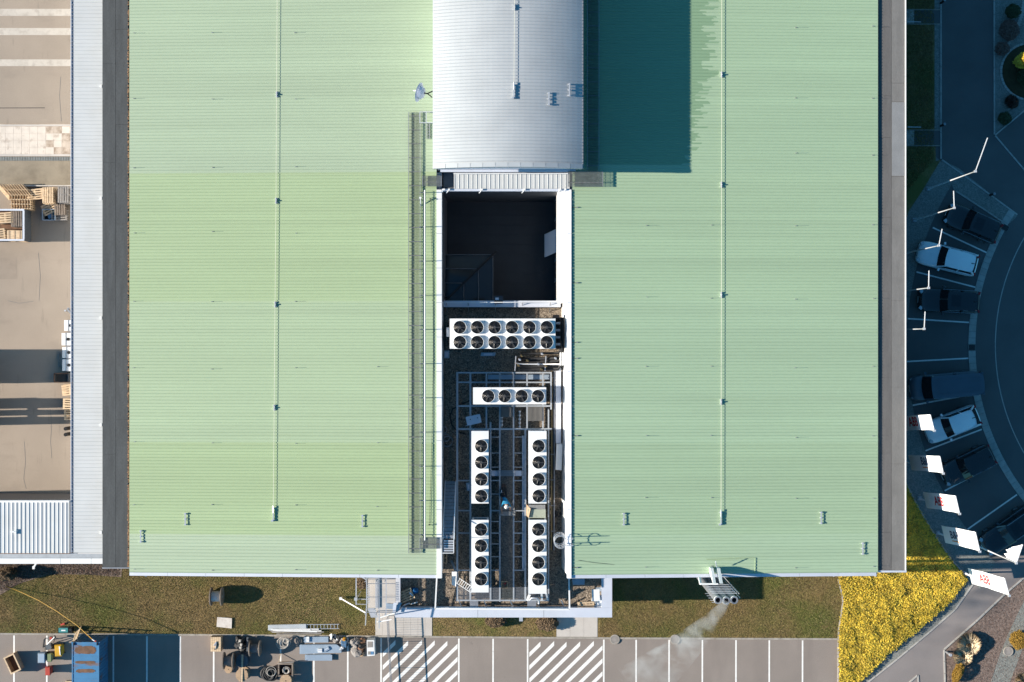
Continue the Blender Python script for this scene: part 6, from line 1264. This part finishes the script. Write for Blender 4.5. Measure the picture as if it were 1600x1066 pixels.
# ------------------------------------------------------------------ worker on the walkway
def person():
    t = thing('person', 'person in blue work shirt, dark trousers and white helmet kneeling on the walkway', 'person', P(788,776,ZPL))
    J = lambda px, py, z: P(px, py, z)
    V = {}; order = []
    def add(n, p, r): V[n] = len(order); order.append((p, r))
    add('pelvis', J(788,776,6.12), .145); add('waist', J(789,780,6.16), .13); add('chest', J(790.5,785,6.17), .155); add('neck', J(791,788.6,6.2), .062); add('head0', J(791.2,790.5,6.2), .085); add('head1', J(791.3,792.3,6.16), .088)
    add('shL', J(795,786.5,6.18), .075); add('elL', J(797.2,789.5,5.98), .052); add('wrL', J(797,795,5.83), .036)
    add('shR', J(786,786.5,6.18), .075); add('elR', J(783.2,791.5,5.97), .052); add('wrR', J(784,799.5,5.84), .036)
    add('hipL', J(790.5,775,6.08), .115); add('knL', J(790.5,770,5.80), .075); add('anL', J(789.5,760.5,5.77), .05); add('toL', J(789,756.5,5.76), .045)
    add('hipR', J(785.8,775,6.08), .115); add('knR', J(785,769,5.80), .075); add('anR', J(785.5,759.5,5.77), .05); add('toR', J(786,755.5,5.76), .045)
    for s, w in (('L',1),('R',-1)):
        wr = order[V['wr'+s]][0]; add('palm'+s, wr+Vector((0,-.075,-.03)), .034)
        for k, (dx, ln) in enumerate(((-.032,.075),(-.011,.088),(.011,.082),(.031,.065))):
            p = wr+Vector((dx,-.10,-.035)); add('f%s%da' % (s,k), p+Vector((0,-ln*.5,.004)), .0095); add('f%s%db' % (s,k), p+Vector((0,-ln,-.022)), .0085)
        add('t%sa' % s, wr+Vector((-.05*w,-.05,-.035)), .0105); add('t%sb' % s, wr+Vector((-.072*w,-.085,-.05)), .009)
    E = [('pelvis','waist'),('waist','chest'),('chest','neck'),('neck','head0'),('head0','head1'),('chest','shL'),('shL','elL'),('elL','wrL'),('chest','shR'),('shR','elR'),('elR','wrR'),('pelvis','hipL'),('hipL','knL'),('knL','anL'),('anL','toL'),('pelvis','hipR'),('hipR','knR'),('knR','anR'),('anR','toR')]
    for s in 'LR':
        E += [('wr'+s,'palm'+s),('palm'+s,'t%sa' % s),('t%sa' % s,'t%sb' % s)]
        for k in range(4): E += [('palm'+s,'f%s%da' % (s,k)),('f%s%da' % (s,k),'f%s%db' % (s,k))]
    me = bpy.data.meshes.new('person_tmp'); me.from_pydata([tuple(p-t.location) for p, r in order], [(V[a],V[c]) for a, c in E], [])
    o = bpy.data.objects.new('person_tmp', me); COL.objects.link(o)
    md = o.modifiers.new('skin','SKIN'); md.use_smooth_shade = True
    for i, (p, r) in enumerate(order): me.skin_vertices[0].data[i].radius = (r, r)
    me.skin_vertices[0].data[0].use_root = True
    sb = o.modifiers.new('sub','SUBSURF'); sb.levels = 1; sb.render_levels = 1
    bpy.context.view_layer.update(); dg = bpy.context.evaluated_depsgraph_get(); nm = bpy.data.meshes.new_from_object(o.evaluated_get(dg)); bpy.data.objects.remove(o)
    for m in ('blueshirt','trousers','skin','boot'): nm.materials.append(M[m])
    for pl in nm.polygons:
        c = pl.center + t.location; py = 533 - c.y*F/(CH-c.z)
        pl.material_index = 3 if py < 761 else 1 if py < 778 else (2 if (py > 788 and abs(c.x-P(791,0,6.1).x) < .16) or py > 792.5 else 0); pl.use_smooth = True
    bo = bpy.data.objects.new('body', nm); COL.objects.link(bo); bo.parent = t
    hc = J(791.3,792.3,6.2)
    Rh = Matrix.Translation(hc) @ Matrix.Rotation(math.radians(35),4,'X')
    hm = part('helmet', M['helmet'], t, lambda b: b.lathe((0,0,0),[(.15,.0),(.14,.05),(.115,.10),(.065,.135),(.001,.145)],18).xf(Rh), smooth=True)
    part('brim', M['helmet'], hm, lambda b: b.lathe((0,0,0),[(.14,.0),(.17,-.005),(.17,.008),(.14,.012)],18).xf(Rh)); part('ridge', M['galv'], hm, lambda b: b.tube([Rh@Vector((0,y,.148-.0*y)) for y in (-.06,0,.06)], .012, 6))
    part('hair', M['boot'], t, lambda b: b.lathe((0,0,0),[(.10,-.05),(.105,-.01),(.10,.01)],14).xf(Rh))
    part('face', M['skin'], t, lambda b: [b.obox(Rh@Vector((0,-.10,-.06)),(.03,.04,.05)), b.obox(Rh@Vector((-.04,-.09,-.03)),(.025,.02,.015)), b.obox(Rh@Vector((.04,-.09,-.03)),(.025,.02,.015))])
    return t
person()
t = thing('tool_bag', 'dark tool bag with pale tools on the walkway behind the kneeling worker', 'bag', P(783,768,ZPL)); part('bag', M['rubber'], t, lambda b: b.obox(P(783,770,ZPL)+Vector((0,0,.12)),(.16,.5,.24))); part('tools', M['alu'], t, lambda b: [b.bar(P(783,766,5.96), P(784.5,770,5.98), .03), b.bar(P(784,766,5.96), P(782,771,5.98), .03)])

# ------------------------------------------------------------------ vegetation
def in_poly(X, Y, poly):
    inside = np.zeros(len(X), bool); n = len(poly)
    for i in range(n):
        (x1,y1),(x2,y2) = poly[i], poly[(i+1)%n]
        c = ((y1 > Y) != (y2 > Y)) & (X < (x2-x1)*(Y-y1)/((y2-y1) if abs(y2-y1) > 1e-9 else 1e-9)+x1); inside ^= c
    return inside
def scatter(poly, n):
    xs = [p[0] for p in poly]; ys = [p[1] for p in poly]
    X = RNG.uniform(min(xs), max(xs), n); Y = RNG.uniform(min(ys), max(ys), n); k = in_poly(X, Y, poly); return X[k], Y[k]
def np_obj(name, V, Fc, mats, mi=None, label=None, cat=None, kind='stuff', parent=None):
    me = bpy.data.meshes.new(name); nf, k = Fc.shape
    me.vertices.add(len(V)); me.vertices.foreach_set('co', V.astype(np.float32).ravel())
    me.loops.add(nf*k); me.loops.foreach_set('vertex_index', Fc.astype(np.int32).ravel())
    me.polygons.add(nf); me.polygons.foreach_set('loop_start', np.arange(0, nf*k, k, dtype=np.int32)); me.polygons.foreach_set('loop_total', np.full(nf, k, dtype=np.int32))
    for m in mats: me.materials.append(m)
    if mi is not None: me.polygons.foreach_set('material_index', mi.astype(np.int32))
    me.update(calc_edges=True); o = bpy.data.objects.new(name, me); COL.objects.link(o)
    if parent: o.parent = parent
    return tag(o, label, cat, None, kind)
def blades(name, poly, n, hmin, hmax, w, z0, mats, frac2=.25, lean=1.2):
    X, Y = scatter(poly, n); N = len(X); a = RNG.uniform(0, 2*np.pi, N); h = RNG.uniform(hmin, hmax, N); ln = h*RNG.uniform(.3, lean, N); b_ = a+np.pi/2+RNG.normal(0,.3,N)
    V = np.zeros((N,3,3)); V[:,0] = np.c_[X-np.cos(b_)*w, Y-np.sin(b_)*w, np.full(N,z0)]; V[:,1] = np.c_[X+np.cos(b_)*w, Y+np.sin(b_)*w, np.full(N,z0)]; V[:,2] = np.c_[X+np.cos(a)*ln, Y+np.sin(a)*ln, z0+h]
    return np_obj(name, V.reshape(-1,3), np.arange(N*3).reshape(N,3), mats, (RNG.random(N) < frac2).astype(int))
GM = [M['grass'], M['grass2']]
visA = pxs((-80,872),(586,872),(586,ky(586)-1.8),(330,ky(330)-1.8),(-80,ky(-80)-1.8))
blades('grass', visA, 170000, .03, .07, .015, .02, GM, .35)
blades('grass', lawnB, 22000, .03, .07, .015, .02, GM, .25); blades('grass', pxs((936,895),(1309,895),(1314,940),(1309,ky(1309)-1.8),(936,ky(936)-1.8)), 100000, .03, .07, .015, .02, GM, .2)
blades('grass', pxs((1400,-30),(1459,-30),(1459,250),(1400,320)), 26000, .05, .12, .02, .02, GM, .15)
blades('bark_chips', pxs((-80,880),(188,880),(186,900),(120,897),(60,899),(10,922),(-80,930)), 16000, .02, .07, .03, .045, [M['mulch'], M['red_leaf']], .5)
blades('bark_chips', pxs((1700,815),(1567,934),(1524,975),(1478,1018),(1480,1110),(1700,1110)), 26000, .02, .05, .025, .012, [M['mulch'], M['red_leaf']], .4)
def leaves(X, Y, Z, s0, s1, tw=.55):
    N = len(X); V = np.zeros((N,4,3)); a = RNG.uniform(0,2*np.pi,N); s = RNG.uniform(s0,s1,N); tl = RNG.normal(0,tw,N); t2 = RNG.normal(0,tw,N)
    u = np.c_[np.cos(a), np.sin(a), tl]*s[:,None]; v = np.c_[-np.sin(a), np.cos(a), t2]*(s*.55)[:,None]; c = np.c_[X,Y,Z]
    V[:,0] = c-u; V[:,1] = c-v; V[:,2] = c+u; V[:,3] = c+v
    return V.reshape(-1,3), np.arange(N*4).reshape(N,4)
ypoly = pxs((1311,884),(1372,884),(1376,760),(1393,712),(1418,766),(1436,800),(1452,827),(1470,856),(1487,880),(1510,905),(1479,944),(1438,978),(1390,1018),(1335,1071),(1300,1100),(1311,1080),(1311,985),(1318.5,942),(1317,930),(1311,907))
flat('shrub_soil', ypoly, .008, M['dark_soil'])
X, Y = scatter(ypoly, 230000)
Hn = np.array([mnoise.fractal(Vector((x*.9, y*.9, 0)), 1.0, 2.0, 3) for x, y in zip(X, Y)])
X = X+RNG.normal(0,.07,len(X)); Y = Y+RNG.normal(0,.07,len(X)); Z = .32 + .17*Hn - RNG.random(len(X))**1.8*.32
Vv, Ff = leaves(X, Y, np.maximum(Z,.05), .035, .085, .38)
gx = (RNG.random(len(X)) + (Z < .25)*.35) > .72
np_obj('yellow_ground_cover', Vv, Ff, [M['yellow_leaf'], M['yellow_leaf2']], gx)
def shrub(label, px, py, rx, ry, h, n, leaf, ls, flat_top=False, stem='woodo', z0=0.0, name='shrub', rz=0.0):
    c = P(px, py, h*.5); c.z = z0; t = thing(name, label, 'shrub', c)
    d = RNG.normal(size=(n,3)); d /= np.linalg.norm(d,axis=1)[:,None]; r = RNG.uniform(.62,1.0,n)**.6
    bump = np.array([mnoise.noise(Vector(v*2.2)+Vector((px,py,0))) for v in d]); r = r*(1+.22*bump)
    X, Y, Z = d[:,0]*r*rx, d[:,1]*r*ry, h*.5+d[:,2]*r*h*.5
    if rz: X, Y = X*math.cos(rz)-Y*math.sin(rz), X*math.sin(rz)+Y*math.cos(rz)
    Vv, Ff = leaves(X, Y, np.maximum(Z,.03), ls*.7, ls*1.3); o = np_obj('foliage', Vv, Ff, [M[leaf]], kind=None, parent=t)
    def st(b):
        for k in range(9):
            a = k*.7; b.tube([(0,0,0),(rx*.3*math.cos(a),ry*.3*math.sin(a),h*.4),(rx*.7*math.cos(a),ry*.7*math.sin(a),h*.75)], .02, 5, True, [.03,.02,.008])
    part('stem', M[stem], t, st, True); return t
shrub('dark round box shrub beside the service road at the paver border', 1583, 18, .55, .55, 1.0, 5000, 'box_leaf', .04)
shrub('dark clipped box shrub at the tip of the shrub bed', 1570, 185, .5, .48, .8, 4500, 'box_leaf', .04)
shrub('brown bare shrub below the round box shrub', 1577, 47, .75, .8, .8, 3000, 'red_leaf', .05)
shrub('sparse grey shrub between brown shrub and paver ring', 1566, 76, .55, .55, .6, 1300, 'red_leaf', .04)
shrub('yellow leaved shrub catching sun in the round bed', 1602, 93, .55, .55, 3.2, 4200, 'yellow_leaf', .07)
shrub('olive shrub behind the yellow one in the round bed', 1603, 118, .6, .8, 1.0, 3500, 'box_leaf', .06)
shrub('dry brown shrub on the middle lawn below the parapet, west one', 775, 969, .8, .55, .9, 4200, 'brown_leaf', .05)
shrub('dry brown shrub on the middle lawn below the parapet by the pad', 855, 973, .85, .6, .9, 4200, 'brown_leaf', .05)
shrub('dry reddish shrub half under the eaves by the scaffold', 566, 910, .5, .5, .9, 2200, 'brown_leaf', .05)
shrub('ochre round shrub at the gravel path', 1591, 1000, .62, .72, .9, 6000, 'ochre_leaf', .035)
shrub('small clipped ochre hedge block beside the pampas grass', 1497, 1051, .36, .85, .8, 5200, 'ochre_leaf', .035, rz=-.35)
shrub('dark bare shrub at the annex wall', 10, 897, .75, .5, 1.6, 5200, 'brown_leaf', .05)
def tuft(label, px, py, R, h, n, m, w=.012, name='grass_tuft'):
    p = P(px, py, h*.4); p.z = 0; t = thing(name, label, 'grass', p)
    a = RNG.uniform(0,2*np.pi,n); f = RNG.uniform(.25,1,n)**.7; hh = h*RNG.uniform(.6,1.05,n); b0 = RNG.uniform(0,.12,n)
    L = np.c_[np.cos(a), np.sin(a)]; s = np.c_[-np.sin(a), np.cos(a)]*w; base = L*b0[:,None]; mid = L*(R*f*.55)[:,None]; tip = L*(R*f)[:,None]+RNG.normal(0,.04,(n,2))
    V = np.zeros((n,5,3)); V[:,0,:2] = base-s; V[:,1,:2] = base+s; V[:,2,:2] = mid+s*1.3; V[:,3,:2] = tip; V[:,4,:2] = mid-s*1.3
    V[:,2,2] = hh; V[:,4,2] = hh; V[:,3,2] = hh*(1.12-.55*f)
    np_obj('blades', V.reshape(-1,3), np.arange(n*5).reshape(n,5), [M[m]], kind=None, parent=t); part('crown_base', M['woodo'], t, lambda b: b.cyl((0,0), .13, 0, .2, 10), True); return t
tuft('large pale pampas grass tuft, upper of the pair by the footpath', 1513, 1007, .95, .75, 3200, 'pampas', .02)
tuft('pale pampas grass tuft, lower of the pair by the bollard light', 1504, 1025, .80, .65, 2400, 'pampas', .02)
tuft('small straw tuft at the corner of the gravel path', 1597, 1063, .6, .6, 1200, 'pampas', .02)
tuft('reddish dry grass tuft beside the clipped box shrub', 1580, 160, .62, .7, 700, 'red_leaf')
t = thing('bollard_light', 'short grey bollard light at the bend of the footpath edging', 'bollard', P(1478,1019)); part('post', M['galv'], t, lambda b: b.cyl(P(1478,1018.5), .08, 0, .95, 12)); part('head', M['alu'], t, lambda b: b.cyl(P(1478,1018.5), .11, .95, 1.1, 12))
manhole(1575,1017.5,'round rusty manhole in the gravel path beside the ochre shrub')
for k, (x, y, lab) in enumerate(((1470,5,'dark slim bollard at the upper entrance path'),(1470,197,'dark slim bollard at the lower entrance path'),(1547,305,'dark slim bollard on the gravel strip by the road'))):
    t = thing('bollard', lab, 'bollard', P(x,y)); part('post', M['black'], t, lambda b: b.cyl(P(x,y), .09, 0, .9, 12)); part('cap', M['galv'], t, lambda b: b.cyl(P(x,y), .1, .9, .95, 12))
t = thing('gravel_bin', 'patch of pale pebbles in a frame under the east eaves', 'gravel bed', P(1325,908)); part('frame', M['kerb'], t, lambda b: b.prism(pxs((1311,896),(1345,896),(1345,914),(1311,914)), -.01, .05)); part('pebbles', M['pebble'], t, lambda b: [b.obox(P(1312+random.random()*32,897+random.random()*16,.07),(.08,.06,.05),rz=random.random()*3) for _ in range(500)], kind='stuff')
# pebbles on the gravel deck
X, Y = scatter([(-4.8,2.3),(3.6,2.3),(3.6,YS-.1),(6.4,YS-.1),(6.4,-19.1),(-8,-19.1),(-8,YS-.1),(-4.8,YS-.1)], 42000); N = len(X)
oct_v = np.array([(1,0,0),(0,1,0),(-1,0,0),(0,-1,0),(0,0,.6)]); sc = RNG.uniform(.02,.05,N); rt_ = RNG.uniform(0,6.3,N)
V = oct_v[None]*sc[:,None,None]*np.stack([RNG.uniform(.7,1.4,N),RNG.uniform(.7,1.4,N),RNG.uniform(.7,1.3,N)],1)[:,None,:]
c_, s_ = np.cos(rt_), np.sin(rt_); Vx = V[:,:,0]*c_[:,None]-V[:,:,1]*s_[:,None]; Vy = V[:,:,0]*s_[:,None]+V[:,:,1]*c_[:,None]
V = np.stack([Vx+X[:,None], Vy+Y[:,None], V[:,:,2]+ZG+.004],2)
Fi = (np.arange(N)*5)[:,None,None]+np.array([(0,1,4),(1,2,4),(2,3,4),(3,0,4)])[None]
np_obj('gravel', V.reshape(-1,3), Fi.reshape(-1,3), [M['pebble'], M['gravelf']], (RNG.random(N*4) < .3))
